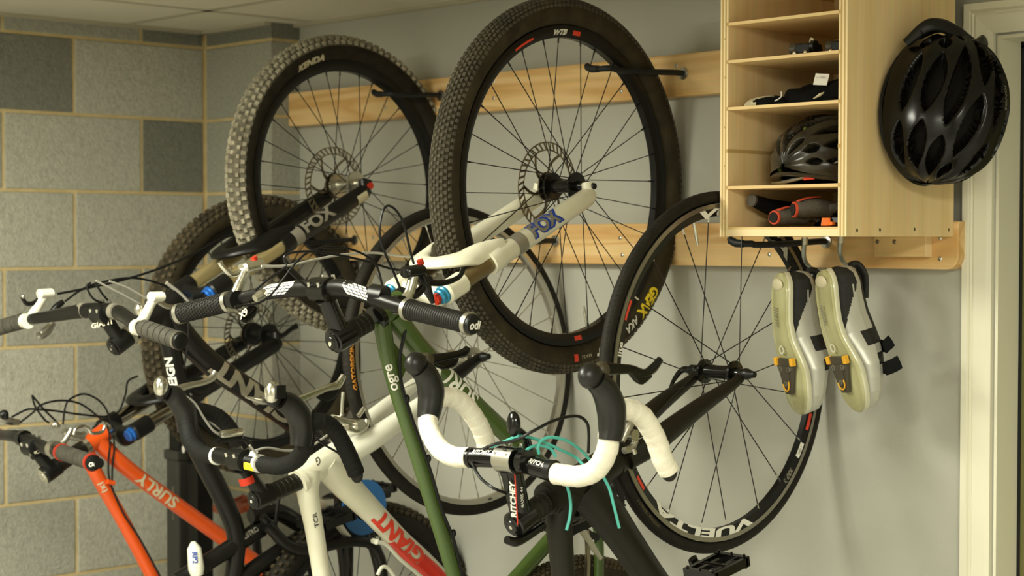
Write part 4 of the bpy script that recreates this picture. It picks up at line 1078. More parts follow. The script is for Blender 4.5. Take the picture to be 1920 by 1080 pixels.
# ---------- black full-suspension bike ------------------------------------------------
rx0 = .635
root = bike_root('mountain_bike', rx0, -.31, .36, 'black full suspension mountain bike with pale dusty knobbly front tyre')
TK = knobs(104, [(-1.04, .95, 0), (-.66, .85, .5), (-.23, .95, .08), (.23, .95, .0), (.66, .85, .55), (1.04, .95, 0)], .0108, .0112, .0068, tap=.74)
rim, MW = build_wheel(root, 'front_wheel', (.6093, -.3113, 2.0341-.2032), .0703, .0549, .343, .029, .2875, .264, .029, M['sidewall'], [M['rim_black'], M['rim_black']], M['spoke_b'], 32, .024, .030, 3, phase=.02, rotor=.092, rotor_x=-.044, hubmat='alloy', tread=TK, tread_mat=M['tread_pale'], band=M['tread_base'])
tx = tyre_x(.343, .029)
th, _ = wheel_angle(MW, 578, 138); rim_text('KENDA', MW, rim, th, .2985, .019, M['textbeige'], tx, bold=.0011, width=1.35, shear=.1)
hs = at(268, 610, x=rx0); crown = at(352, 540, x=rx0); c0 = at(212, 652, x=rx0); bc = at(192, 588, x=rx0)
fr = MB()
fr.tube(P(rx0, [(268, 610), (275, 604), (330, 560), (336, 556)]), [.026, .0245, .0245, .026], seg=24)
tt = P(rx0, [(300, 585), (318, 640), (334, 720), (352, 800), (384, 868), (420, 940), (442, 1000), (440, 1060), (428, 1130)])
fr.stube(tt, [.024, .021, .020, .022, .0225, .022, .021, .020, .018], seg=20)
dt = P(rx0, [(310, 575), (352, 638), (408, 692), (490, 748), (585, 822), (655, 935)])
fr.stube(dt, [.026, .028, .0295, .0305, .0300, .030], r2=[.024, .026, .026, .026, .026, .028], ref=X1, seg=24)
bb = at(655, 946, x=rx0)
st0 = at(432, 1098, x=rx0)
fr.stube([bb, at(600, 985, x=rx0), at(500, 1050, x=rx0), st0, at(380, 1130, x=rx0)], [.024, .0195, .019, .018, .017], seg=18).tube([bb - X1*.04, bb + X1*.04], .026, seg=20)
rh = V((rx0+.02, -.30, .745))
fr.stube(P(rx0, [(470, 968), (520, 960), (575, 985), (640, 968)]), [.016, .020, .020, .018], seg=14)
frame = fr.build('frame', M['satin'], root)
tube_text('GIANT', spline(dt, 6)[::-1], at(542, 790, x=rx0), 0, .0300, (.93, -.36, .05), .056, M['textbrush'], frame, bold=.0028, width=1.45, off=.0012)
tube_text('REIGN', spline(tt, 6)[::-1], at(335, 728, x=rx0), .0, .0205, (.45, -.9, 0), .028, M['textw'], frame, bold=.0012, width=1.02, off=.0012)
sw = MB()
for s in (-1, 1):
    sw.stube([bb + X1*(.03*s) + V((0, .02, -.03)), rh + X1*(.06*s) + V((0, .0, .18)), rh + X1*(.068*s)], [.013, .012, .010], seg=12)
    sw.stube([at(500, 985, x=rx0+.035*s), at(560, 1030, x=rx0+.05*s), rh + X1*(.07*s) + V((0, -.02, .25)), rh + X1*(.068*s)], [.013, .013, .012, .010], seg=12)
sw.stube([at(330, 1090, x=rx0), at(420, 1035, x=rx0), at(490, 990, x=rx0)], [.018, .019, .020], seg=14)
sw.build('swingarm', M['satin'], root)
tube_text('MAESTRO', at(440, 1022, x=rx0), at(500, 985, x=rx0), .0, .0195, (.7, -.6, .35), .017, M['textg'], frame, bold=.0005, width=.8)
lk = MB(); lk.stube(P(rx0+.03, [(492, 968), (510, 990), (530, 1020)]), [.010, .012, .010], seg=12).stube(P(rx0+.03, [(530, 905), (520, 950), (515, 1000)]), [.005, .004, .005], seg=10); lk.build('linkage', M['black'], root)
shk = MB().tube(P(rx0+.02, [(362, 1016), (364, 1028), (368, 1066), (369, 1078)]), [.005, .0150, .0175, .014], seg=18); shk = shk.build('rear_shock', M['white'], root)
tube_text('RP2', at(366, 1032, x=rx0+.02), at(368, 1064, x=rx0+.02), .0, .0175, (.8, -.6, 0), .016, M['textblue'], shk, bold=.0004, off=.0008)
headset(root, at(336, 556, x=rx0), hs, .0245, M['black'])
MB().tube(P(rx0, [(240, 632), (246, 627)]), .0225, seg=24).build('silver_headset_ring', M['alloy'], root)
fc = V(MW.translation); fc = fc + (crown - fc).normalized()*.482
fork, fd, ff, fax, stb, fL, fe, fhw = sus_fork(root, MW, fc, M['black'], M['gold'], M['black'], [(M['blue'], None), (M['blue'], M['black'])], low_end=.292, apex=.392)
tube_text('FOX', fe[1] + fd*.30, fe[1], .30-.225, .0201, (.75, -.5, .42), .041, M['textg'], fork, off=.0007, bold=.0018, width=1.15)
MB().tube([fe[1] + fd*.262, fe[1] + fd*.232], .0206, seg=32, caps=False).build('grey_band', M['textg'], fork)
MB().tube([fe[1] + fd*.055, fe[1] + fd*.022], .0200, seg=16, caps=False, ang=(-.5, .6), ref=(.75, -.5, -.4)).build('decal', M['textbeige'], fork)
q = fe[1] + fd*.0; MB().cyl(V(MW.translation) + fax*.068 - ff*.008, V(MW.translation) + fax*.080 - ff*.008, .008).build('axle_lever', M['redano'], fork)
stm = stem(root, hs, c0, bc, M['black'], M['black'], sp_r=.018)
tube_text('GIANT', at(178, 617, x=rx0-.016), at(216, 608, x=rx0+.016), .0, .018, (.2, -.9, .2), .016, M['textbeige'], stm, bold=.0004, off=.002)
K = .00185
bp = P(rx0, [(a, b, o) for a, b, o in ((-14, 618, -.335), (45, 601, -.25), (100, 592, -.16), (155, 583, -.06), (192, 582, 0), (222, 586, .06), (248, 603, .14), (270, 616, .20), (340, 640, .335))])
bar = MB().tube(spline(bp, 6), [.0112, .0112, .0135, .0155, .0159, .0155, .0135, .0112, .0112], seg=20).build('handlebar', M['satin'], root)
grip(bar, bp[1], bp[0], .0165, 'blocks', M['griprub'], M['black'], rings=False)
grip(bar, P(rx0, [(268, 615, .20)])[0], P(rx0, [(334, 638, .325)])[0], .0170, 'blocks', M['griprub'], M['alloy'], rings=False)
q = P(rx0, [(334, 638, .325), (337, 639, .331)]); MB().tube(q, .0185, seg=22).build('lock_ring', M['alloy'], bar)
for px_, py_, o_ in ((155, 584, -.06), (187, 584, -.012), (196, 584, .012), (222, 588, .06)):
    pass
for a_, o_ in (((158, 582), -.058), ((216, 584), .05)):
    q = P(rx0, [(a_[0], a_[1], o_)])[0]; MB().tube([q - X1*.008, q + X1*.008], .0170, seg=20).build('decal', M['textg'], bar)
lever(bar, rx0+.175, (259, 614), [(258, 612), (272, 592), (284, 568), (294, 558)], [(281, 557), (305, 556)], [(298, 566), (312, 574), (325, 576), (336, 577)], M['white'], M['white'], M['white'], M['alloy'])
lever(bar, rx0-.235, (50, 602), [(54, 600), (66, 582), (78, 562), (84, 554)], [(72, 551), (98, 549)], [(72, 562), (62, 569), (50, 569), (44, 562), (42, 556)], M['white'], M['white'], M['white'], M['black'])
MB().ball(at(43, 556, x=rx0-.235), .0055).build('lever_ball_end', M['alloy'], bar)
MB().stube(P(rx0-.22, [(100, 605), (90, 618), (78, 628), (70, 627)]), [.007, .011, .010, .005], r2=.005, seg=12).build('shifter', M['alloy'], bar)
MB().stube(P(rx0-.2, [(95, 588), (106, 575), (118, 566)]), [.006, .008, .006], seg=12).build('shifter', M['black'], bar)
MB().stube(P(rx0+.16, [(262, 590), (260, 578), (268, 585)]), [.008, .010, .006], seg=12).build('shifter', M['alloy'], bar)
hose(root, P(rx0-.1, [(108, 551), (160, 541), (230, 525), (300, 503), (360, 477), (410, 450), (440, 440)]), .0026)
hose(root, P(rx0-.1, [(122, 565), (150, 545), (180, 532), (245, 521), (300, 532), (330, 550), (350, 565)]), .0024)
hose(root, P(rx0, [(170, 530), (163, 538), (175, 560), (200, 572), (225, 592)]), .0024)
hose(root, P(rx0, [(178, 530), (195, 555), (220, 580), (240, 600)]), .0024)
hose(root, P(rx0+.05, [(205, 527), (240, 540), (270, 557), (278, 560)]), .0022, M['wcable'])
hose(root, P(rx0+.05, [(180, 526), (225, 550), (255, 566), (266, 572)]), .0022, M['wcable'])
hose(root, P(rx0+.05, [(325, 545), (345, 562), (352, 590), (352, 640), (345, 690)]), .0024)
hose(root, P(rx0+.05, [(312, 530), (335, 548), (352, 565)]), .004, M['wcable'])
crankset(root, bb, PI, ring=.058, armm='black', ringm='black', pedalm='black', bash=.064, teeth=32)
fdm = MB(); fdm.stube(P(rx0+.065, [(616, 962), (630, 978), (648, 1002), (664, 1018)]), [.0025]*4, r2=[.012, .010, .008, .006], ref=(1, 0, 0), seg=10); fdm.box(at(612, 950, x=rx0+.05), (.012, .012, .018)); fdm.build('front_derailleur', M['alloy'], root)
build_wheel(root, 'rear_wheel', rh, 0, .03, .343, .029, .2875, .264, .029, M['tyre'], [M['rim_black'], M['rim_black']], M['spoke_b'], 32, .024, .030, 3, rotor=.08, hubmat='black', tread=TK, tread_mat=M['tyre_dusty'])
saddle(root, at(380, 1130, x=rx0), st0 + (st0 - at(380, 1130, x=rx0))*2, up=.12)

# ---------- orange bike ----------------------------------------------------------------
ox = .27
root = bike_root('mountain_bike', ox, -.3, .27, 'orange mountain bike hanging nearest the concrete block wall')
rim, MW = build_wheel(root, 'front_wheel', (.25, -.303, 1.466), .05, .0, .343, .029, .2875, .264, .029, M['tyre_dusty'], [M['rim_black'], M['rim_black']], M['spoke_b'], 32, .024, .030, 3, phase=.085, rotor=.082, rotor_x=-.044, hubmat='black', tread=TK, tread_mat=M['tread_brown'])
hs = at(158, 838, x=ox); crown = at(228, 788, x=ox); c0 = at(82, 892, x=ox); bc = at(62, 838, x=ox)
fr = MB()
fr.tube(P(ox, [(160, 836), (165, 833), (196, 810), (202, 806)]), [.0225, .021, .021, .0225], seg=24)
tt = P(ox, [(162, 845), (180, 888), (235, 985), (285, 1080), (340, 1190)])
fr.stube(tt, [.018, .0165, .0160, .0160, .0155], seg=18)
dt = P(ox, [(178, 820), (215, 858), (262, 896), (325, 942), (440, 1025), (520, 1085)])
fr.stube(dt, [.021, .0195, .0185, .0185, .0185, .019], seg=20)
bb = dt[-1]; seat = tt[-1]
fr.tube([bb, seat, seat + (seat-bb)*.12], .015, seg=16).tube([bb - X1*.036, bb + X1*.036], .021, seg=20)
rh = V((ox, -.31, 1.466-1.06))
for s in (-1, 1):
    fr.stube([bb + X1*(.022*s), bb + X1*(.05*s) + (rh-bb)*.3, rh + X1*(.066*s)], [.011, .010, .008], seg=12); fr.stube([seat + X1*(.014*s), rh + X1*(.066*s)], [.009, .007], seg=12)
frame = fr.build('frame', M['orange'], root)
tube_text('SURLY', spline(dt, 6)[::-1], at(328, 944, x=ox), 0, .0187, (.93, -.36, .05), .040, M['textbeige'], frame, bold=.0012, width=1.12, off=.001)
tube_text('1x1', spline(tt, 6)[::-1], at(199, 922, x=ox), 0, .0164, (.8, -.55, 0), .021, M['textbeige'], frame, bold=.0008, off=.001)
headset(root, at(202, 806, x=ox), hs, .0205, M['silver'])
fork, fd, ff, fax, stb, fL, fe, fhw = sus_fork(root, MW, crown, M['black'], M['chrome'], M['black'], [(M['black'], None), (M['blue'], None)])
MB().stube(P(ox+.08, [(520, 632), (532, 628), (546, 617), (557, 611)]), [.009, .006, .006, .008], r2=.005, seg=12).build('quick_release_lever', M['black'], root)
stm = stem(root, hs, c0, bc, M['black'], M['silver'], sp_r=.018)
tube_text('THOMSON', at(58, 856, x=ox), at(86, 850, x=ox+.02), .0, .02, (.2, -.9, .2), .012, M['textbeige'], stm, off=.002)
bp = P(ox, [(-85, 812, -.33), (-10, 815, -.19), (30, 818, -.07), (62, 828, 0), (90, 842, .07), (112, 848, .14), (186, 869, .33)])
bar = MB().tube(spline(bp, 6), [.0112, .0112, .0140, .0130, .0140, .0112, .0112], seg=20).build('handlebar', M['satin'], root)
grip(bar, bp[1], bp[0], .0160, 'blocks', M['rubber'], M['redano'])
grip(bar, P(ox, [(116, 848, .15)])[0], P(ox, [(172, 867, .315)])[0], .0165, 'blocks', M['griprub'], M['redano'], 'odi', capm=M['black'])
q = P(ox, [(102, 842, .10)])[0]; MB().tube([q - X1*.01, q + X1*.01], .0185, seg=20).build('lever_clamp', M['alloy'], bar)
q = P(ox, [(44, 822, -.04)])[0]; MB().tube([q - X1*.008, q + X1*.008], .0190, seg=20).build('lever_clamp', M['gloss'], bar)
MB().stube(P(ox+.1, [(112, 836), (122, 826), (130, 812), (133, 803)]), [.008, .007, .006, .004], r2=.005, seg=12).build('brake_lever', M['alloy'], bar)
MB().stube(P(ox+.12, [(138, 815), (142, 804), (155, 799), (166, 804), (172, 812), (190, 810), (197, 797), (192, 792)]), [.004]*8, seg=10).build('brake_lever', M['silver'], bar)
MB().stube(P(ox+.06, [(110, 800), (104, 796), (98, 798)]), [.005, .008, .005], seg=10).stube(P(ox+.05, [(120, 808), (130, 815), (150, 818), (160, 812)]), [.008, .011, .010, .006], seg=10).build('shifter', M['alloy'], bar)
MB().stube(P(ox-.1, [(36, 792), (20, 790), (5, 785), (-20, 775)]), [.007, .009, .008, .005], seg=10).build('brake_lever', M['alloy'], bar)
MB().stube(P(ox-.05, [(0, 780), (8, 776), (10, 786)]), [.007, .010, .007], seg=10).build('shifter', M['black'], bar)
for L, x in (([(60, 741), (80, 765), (100, 785), (112, 798)], ox), ([(60, 741), (66, 762), (82, 785), (92, 793)], ox), ([(22, 782), (45, 770), (60, 767), (100, 770), (150, 777), (200, 781), (222, 772), (235, 740), (240, 715), (258, 705)], ox), ([(38, 792), (60, 775), (80, 758), (115, 751), (150, 757), (180, 778), (200, 798), (206, 830), (203, 870), (207, 905), (230, 960), (262, 1010), (300, 1080), (320, 1120)], ox+.02), ([(118, 796), (122, 765), (132, 748), (160, 739), (190, 755), (206, 785), (214, 830), (211, 870), (210, 905)], ox+.02)):
    hose(root, P(x, L), .0024)
MB().tube(P(ox+.02, [(201, 903), (214, 906)]), .006, seg=10).build('cable_clip', M['orange'], root)
crankset(root, bb, -1.45, ring=.075, armm='black', ringm='black', pedalm='redbrown', teeth=34)
build_wheel(root, 'rear_wheel', rh, 0, 0, .343, .029, .2875, .264, .029, M['tyre_dusty'], [M['rim_black'], M['rim_black']], M['spoke_b'], 32, .024, .030, 3, hubmat='black', tread=TK, tread_mat=M['tread_brown'])
saddle(root, seat + (seat-bb)*.12, bb)

# hooks
for lab, tip, xb, z, wc, wx, Ri, rr_ in (
    ('black hook on the upper board holding the pale dusty tyre', (734, 184), .625, 2.048, (-.3113, 1.8309), .583, .264, .036),
    ('black hook on the upper board holding the big muddy tyre', (1142, 148), 1.385, 2.049, (-.3744, 1.8088), 1.367, .293, .032),
    ('black hook on the lower board behind the black full suspension bike', (575, 464), .285, 1.697, (-.303, 1.466), .243, .264, .039),
    ('black hook on the lower board holding the silver rimmed wheel', (1000, 457), 1.02, 1.696, (-.3329, 1.4458), 1.003, .300, .0135),
    ('black hook just under the shelf cabinet holding the black rimmed wheel', (1402, 450), 1.765, 1.696, (-.3455, 1.459), 1.758, .288, .0125)):
    axx = wx + rr_ + .0085
    ty = min(at(tip[0], tip[1], x=axx).y, wc[0] + math.sqrt(max(.001, (Ri-.016)**2 - (z-wc[1])**2)))
    t = empty('bike_hook', (axx, RY, z), lab, 'hook', 'black hooks holding the bicycles')
    a = [V((axx, RY+.002, z+.004)), V((axx, RY-.03, z+.004)), V((axx, (RY+ty)/2, z)), V((axx, ty+.03, z-.002)), V((axx, ty+.012, z)), V((axx-.006, ty, z)), V((wx+.012, ty-.003, z))]
    MB().tube(spline(a, 5), .0062, seg=10).build('hook_arm', M['hook'], t)
    MB().tube([V((wx+.014, ty-.003, z)), V((wx-.004, ty-.004, z+.001)), V((wx-.016, ty-.004, z+.006)), V((wx-.020, ty-.004, z+.011))], [.0070, .0078, .0078, .005], seg=12).build('hook_tip', M['hook'], t)
    MB().lathe([(0, .0), (0, .013), (.003, .013), (.004, .008), (.004, 0)], 18, (axx, RY-.0005, z+.004), (0, -1, 0)).build('hook_collar', M['screw'], t)
# ================================================================== shelf cabinet on the wall
CX0, CX1, CY0, CY1, CZ0, CZ1 = 1.785, 2.066, -.366, -.0385, 1.7095, 2.262
T_ = .018
cab = empty('shelf_cabinet', ((CX0+CX1)/2, CY1, CZ0), 'tall plywood cubby cabinet mounted on the pine boards beside the door', 'cabinet')
def ply_side(x0, notch=False):
    mb = MB(); n = 5; t = T_/n
    for i in range(n):
        a = x0 + t*i; mi = (1, 2, 1, 2, 1)[i] if 0 < i < n-1 else 0
        if i in (0, n-1): mi = 0
        mb.box2((a, CY0, CZ0), (a+t, CY1-(.012 if notch else 0), CZ1), mi)
    return mb
def panel(x0, name):
    # five veneers, pale outside and tan glue layers between, a sand-rounded lower front corner
    o = ply_side(x0).build(name, [M['maple'], M['ply_b'], M['ply_a']], cab, smooth=False)
    return o
pl = panel(CX0, 'side_panel'); pr = panel(CX1-T_, 'side_panel')
# front edge veneer lines
for o, x0 in ((pl, CX0), (pr, CX1-T_)):
    e = MB()
    for i, mi in ((0, 0), (1, 1), (2, 0), (3, 1), (4, 0)):
        e.box2((x0 + T_/5*i, CY0-.0008, CZ0), (x0 + T_/5*(i+1), CY0, CZ1), mi)
    e.build('edge_layers', [M['ply_a'], M['ply_b']], o, smooth=False)
# shelf slots cut in the panel fronts
slots = [1.798, 1.865, 1.941, 2.026, 2.094, 2.166, 2.238]
sl = MB()
for z in slots:
    sl.box2((CX0+T_-.0062, CY0-.0014, z-.0033), (CX0+T_+.0004, CY0+.001, z+.0033)); sl.box2((CX1-T_-.0004, CY0-.0014, z-.0033), (CX1-T_+.0062, CY0+.001, z+.0033))
gr1 = MB()
for z in (1.865, 2.166): gr1.box2((CX0+T_-.0002, CY0, z-.0032), (CX0+T_+.0006, CY1, z+.0032)).box2((CX1-T_-.0006, CY0, z-.0032), (CX1-T_+.0002, CY1, z+.0032))
sl.build('shelf_slot', M['ply_b'], cab, smooth=False, kind='stuff'); gr1.build('empty_groove', M['ply_b'], cab, smooth=False, kind='stuff')
for z in (1.798, 1.941, 2.026, 2.094, 2.238):
    s = MB(); s.box2((CX0+T_-.004, CY0-.001, z-.0028), (CX1-T_+.004, CY1-.012, z+.0028)); s.build('shelf', M['maple_y'], cab, smooth=False)
bt = MB().box2((CX0+T_, CY0+.0, CZ0+.0), (CX1-T_, CY1, CZ0+.017)); bt = bt.build('bottom_panel', M['maple_y'], cab, smooth=False, bevel=.0015)
MB().box2((CX0+T_, CY0-.001, CZ0+.0005), (CX1-T_, CY0, CZ0+.0125)).build('edge_layers', M['ply_a'], bt, smooth=False)
MB().box2((CX0+T_, CY1-.012, CZ0), (CX1-T_, CY1-.001, CZ1)).build('back_panel', M['maple'], cab, smooth=False)
MB().box2((CX0, CY0, CZ1-.002), (CX1, CY1, CZ1+.012)).build('top_panel', M['maple_y'], cab, smooth=False)
cl_ = MB(); cl_.box2((1.905, -.058, 1.672), (2.018, RY-.0003, CZ0)); cl_ = cl_.build('mounting_cleat', M['maple_y'], cab, smooth=False, bevel=.001)
MB().box2((2.0182, -.058, 1.672), (2.0200, RY-.0003, CZ0)).build('edge_layers', M['ply_a'], cl_, smooth=False)
sw_ = MB()
for a, b in ((1645, 453), (1677, 453)):
    q = at(a, b, y=-.058); sw_ = MB().lathe([(0, 0), (.0004, .0035), (.0012, .0045), (.002, .0045)], 12, (q.x, -.0592, q.z), (0, 1, 0)); sw_.build('screw', M['rotor'], cl_)
for a, b in ((1607, 432), (1650, 431), (1715, 430), (1779, 431)):
    q = at(a, b, x=CX1); MB().lathe([(0, 0), (.0006, .0030), (.0014, .0042), (.002, .0042)], 12, (CX1+.0008, q.y, q.z), (-1, 0, 0)).build('screw', M['rotor'], pr)
for zz in (1.735, 1.765, 1.83, 1.9, 1.99, 2.06): 
    MB().lathe([(0, 0), (.0006, .0022), (.0014, .003)], 10, (CX0+.011, CY0-.0014, zz+.008), (0, 1, 0)).build('brad_nail', M['ply_b'], pl)

# ---------- hooks under the cabinet and the cycling shoes hanging on them
def metal_hook(L, label):
    p = [at(a, b, y=y) for a, b, y in L]
    t = empty('shoe_hook', p[0], label, 'hook', 'grey hooks under the shelf cabinet')
    MB().stube(p, [.0048, .0048, .0044, .0040, .003], seg=12).build('hook_arm', M['tubehook'], t)
    MB().cyl(p[0] + V((0, 0, .002)), p[0] - V((0, 0, .012)), .0062).build('hook_collar', M['alloy'], t)
metal_hook([(1509, 447, -.16), (1507, 468, -.16), (1508, 484, -.158), (1514, 496, -.15), (1522, 503, -.135)], 'grey metal hook under the cabinet holding the left shoe')
metal_hook([(1577, 444, -.16), (1575, 464, -.16), (1576, 478, -.158), (1581, 490, -.15), (1589, 497, -.135)], 'grey metal hook under the cabinet holding the right shoe')
def shoe(heel, axis, label, flip=1, strap=True):
    heel = V(heel); A = V(axis).normalized(); N = V((-.42, -1, 0)); N = (N - A*N.dot(A)).normalized(); W = A.cross(N)    # N out of the sole
    if W.x < 0: W = -W
    t = empty('cycling_shoe', heel, label, 'shoe', 'cycling shoes hanging sole out')
    Ls = .268
    S_ = [0, .02, .06, .12, .22, .34, .46, .58, .68, .78, .87, .94, .98, 1.0]
    Wd = [.006, .018, .0265, .030, .0295, .0285, .031, .039, .0440, .0435, .0385, .029, .018, .005]
    Hh = [.030, .052, .064, .070, .073, .078, .082, .078, .066, .056, .048, .040, .032, .016]
    Cv = [0, 0, 0, 0, -.001, -.002, -.002, .001, .003, .003, .001, -.003, -.006, -.008]
    rk = [.006, .002, 0, -.003, -.007, -.010, -.009, -.004, 0, 0, .002, .006, .010, .014]      # how far the sole curves away
    n = 150; m_ = 120; sec = []
    def li(Q, t_): 
        for i in range(len(S_)-1):
            if t_ <= S_[i+1]: 
                f = (t_-S_[i])/(S_[i+1]-S_[i]); return Q[i]*(1-f)+Q[i+1]*f
        return Q[-1]
    up = MB(); vs = []; 
    for i in range(n+1):
        t_ = (1-math.cos(PI*i/n))/2; w_, h_, c_, k_ = li(Wd, t_), li(Hh, t_), li(Cv, t_), li(rk, t_)
        for j in range(m_):
            a = 2*PI*j/m_; ca, sa = math.cos(a), math.sin(a)
            x = w_*(1.04 if sa < .2 else 1.0-.25*max(0, sa)**2)*math.copysign(abs(ca)**.7, ca); d = h_/2 + h_/2*math.copysign(abs(sa)**.8, sa)
            vs.append(heel + A*(t_*Ls) + W*((x + c_)*1) - N*(d + k_))
    fs = []; ms = []
    for i in range(n):
        for j in range(m_):
            fs.append((i*m_+j, i*m_+(j+1) % m_, (i+1)*m_+(j+1) % m_, (i+1)*m_+j))
            t_ = (1-math.cos(PI*(i+.5)/n))/2; a = 360*(j+.5)/m_; hh = (math.sin(math.radians(a))+1)/2
            right = math.cos(math.radians(a)) > 0
            z = 1
            if hh < .62 and t_ < .47 - .62*hh**1.3: z = 0   # black heel cup
            if hh > .50 and t_ < .50 and abs(hh-.62-.25*t_) > .14: z = 1
            if hh > .78 and .05 < t_ < .80: z = 0
            if .46 < t_ < .56 and hh > .45: z = 0
            if .62 < t_ < .70 and hh > .55: z = 0
            ms.append(z)
    up.add(vs, fs, ms); up.build('upper', [M['shoeblack'], M['shoesilver']], t, angle=60)
    # sole plate
    so = MB(); vs = []; prof = [(1.05, .004), (1.08, -.001), (1.06, -.006), (.92, -.0095), (.80, -.0085), (.55, -.0105), (0, -.0115)]
    rings = 30
    for i in range(rings+1):
        t_ = (1-math.cos(PI*i/rings))/2; w_, c_, k_ = li(Wd, t_), li(Cv, t_), li(rk, t_)
        row = [(-u, v) for u, v in prof] + [(u, v) for u, v in reversed(prof[:-1])]
        for u, v in row: vs.append(heel + A*(t_*Ls*1.01-.001) + W*(u*w_ + c_) - N*(v + k_ + .0015))
    q = 2*len(prof)-1; fs = []; ms = []
    for i in range(rings):
        for j in range(q-1):
            fs.append((i*q+j, i*q+j+1, (i+1)*q+j+1, (i+1)*q+j)); ms.append(1 if j in (0, 1, q-2, q-3) else 0)
    so.add(vs, fs, ms); sl_ = so.build('sole', [M['sole'], M['soleedge']], t, angle=50)
    # heel pad, lettering, badge
    c = heel + A*.020 + N*.012
    MB().ball(c, (.019, .012, .0045), Matrix((W, A, N)).transposed(), nu=20, nv=8).build('heel_pad', M['textbeige'], t)
    flat_text('mavic', heel + A*.080 + N*(.0235), A, N.cross(A), .017, M['textg'], sl_, bold=.0003)
    b_ = heel + A*.142 + N*.0205
    MB().lathe([(0, .0085), (.0008, .0085), (.0008, .0055), (0, .0055)], 24, b_, N, closed=True).build('badge', M['soleedge'], sl_)
    # three bolt road cleat
    co = heel + A*(.66*Ls) + N*.0145
    poly = [(-.030, -.018), (.030, -.018), (.033, -.008), (.024, .012), (.017, .034), (.011, .050), (-.011, .050), (-.017, .034), (-.024, .012), (-.033, -.008)]
    cl = MB().prism(poly, co, W, A, N, .007).prism([(-.012, -.004), (.012, -.004), (.010, .034), (-.010, .034)], co + N*.004, W, A, N, .004).build('cleat', M['cleat'], t, bevel=.001, smooth=False)
    for sx in (-1, 1):
        MB().box(co + W*(.029*sx) - A*.012 + N*.003, (.0048, .0075, .005), Matrix((W, A, N)).transposed()).build('cleat_pad', M['yellow'], cl, bevel=.0015, smooth=False)
        MB().lathe([(0, 0), (0, .0055), (.0025, .0055), (.003, .003), (.001, .003)], 14, co + W*(.015*sx) + A*.002 + N*.0035, N).build('cleat_bolt', M['alloy'], cl)
    MB().lathe([(0, 0), (0, .0055), (.0025, .0055), (.003, .003), (.001, .003)], 14, co + A*.030 + N*.0045, N).build('cleat_bolt', M['alloy'], cl)
    MB().tube([co + A*.030 + N*.006 + (W*math.cos(k)*.011 + A*math.sin(k)*.013) for k in [i*PI/8 - .4 for i in range(10)]], .0016, seg=6).build('cleat_pad', M['yellow'], cl)
    # straps and tongue on the wall side
    for (t_, ln, wd) in (((.60, .030, .012), (.74, .062, .0125)) if flip > 0 else ()):
        o = heel + A*(t_*Ls) - N*(li(Hh, t_)*.72); wv = li(Wd, t_)
        MB().stube([o - W*wv*.6 - N*.018, o + W*wv*.6 - N*.014, o + W*(wv+.006) - N*.002, o + W*(wv+ln*.45) - N*.006 - A*.004, o + W*(wv+ln*.75) - N*.010 - A*.010], [.0016]*5, r2=[wd]*5, ref=N, seg=12).build('strap', M['cloth'], t)
    MB().stube([heel + A*.07 - N*.070, heel + A*.03 - N*.078, heel + A*.006 - N*.070, heel + A*.004 - N*.056], [.008, .014, .012, .008], r2=[.006]*4, ref=W, seg=14).build('tongue', M['shoeblack'], t)
    return t
shoe(at(1456, 512, y=-.232) + V((.009, .004, 0)), (.020, .030, -.262), 'silver and black cycling shoe hanging left, pale sole and yellow cleat corners', -1)
shoe(at(1535, 506, y=-.238) + V((.009, .004, 0)), (.044, .048, -.262), 'silver and black cycling shoe hanging right, its side and straps in view', 1)

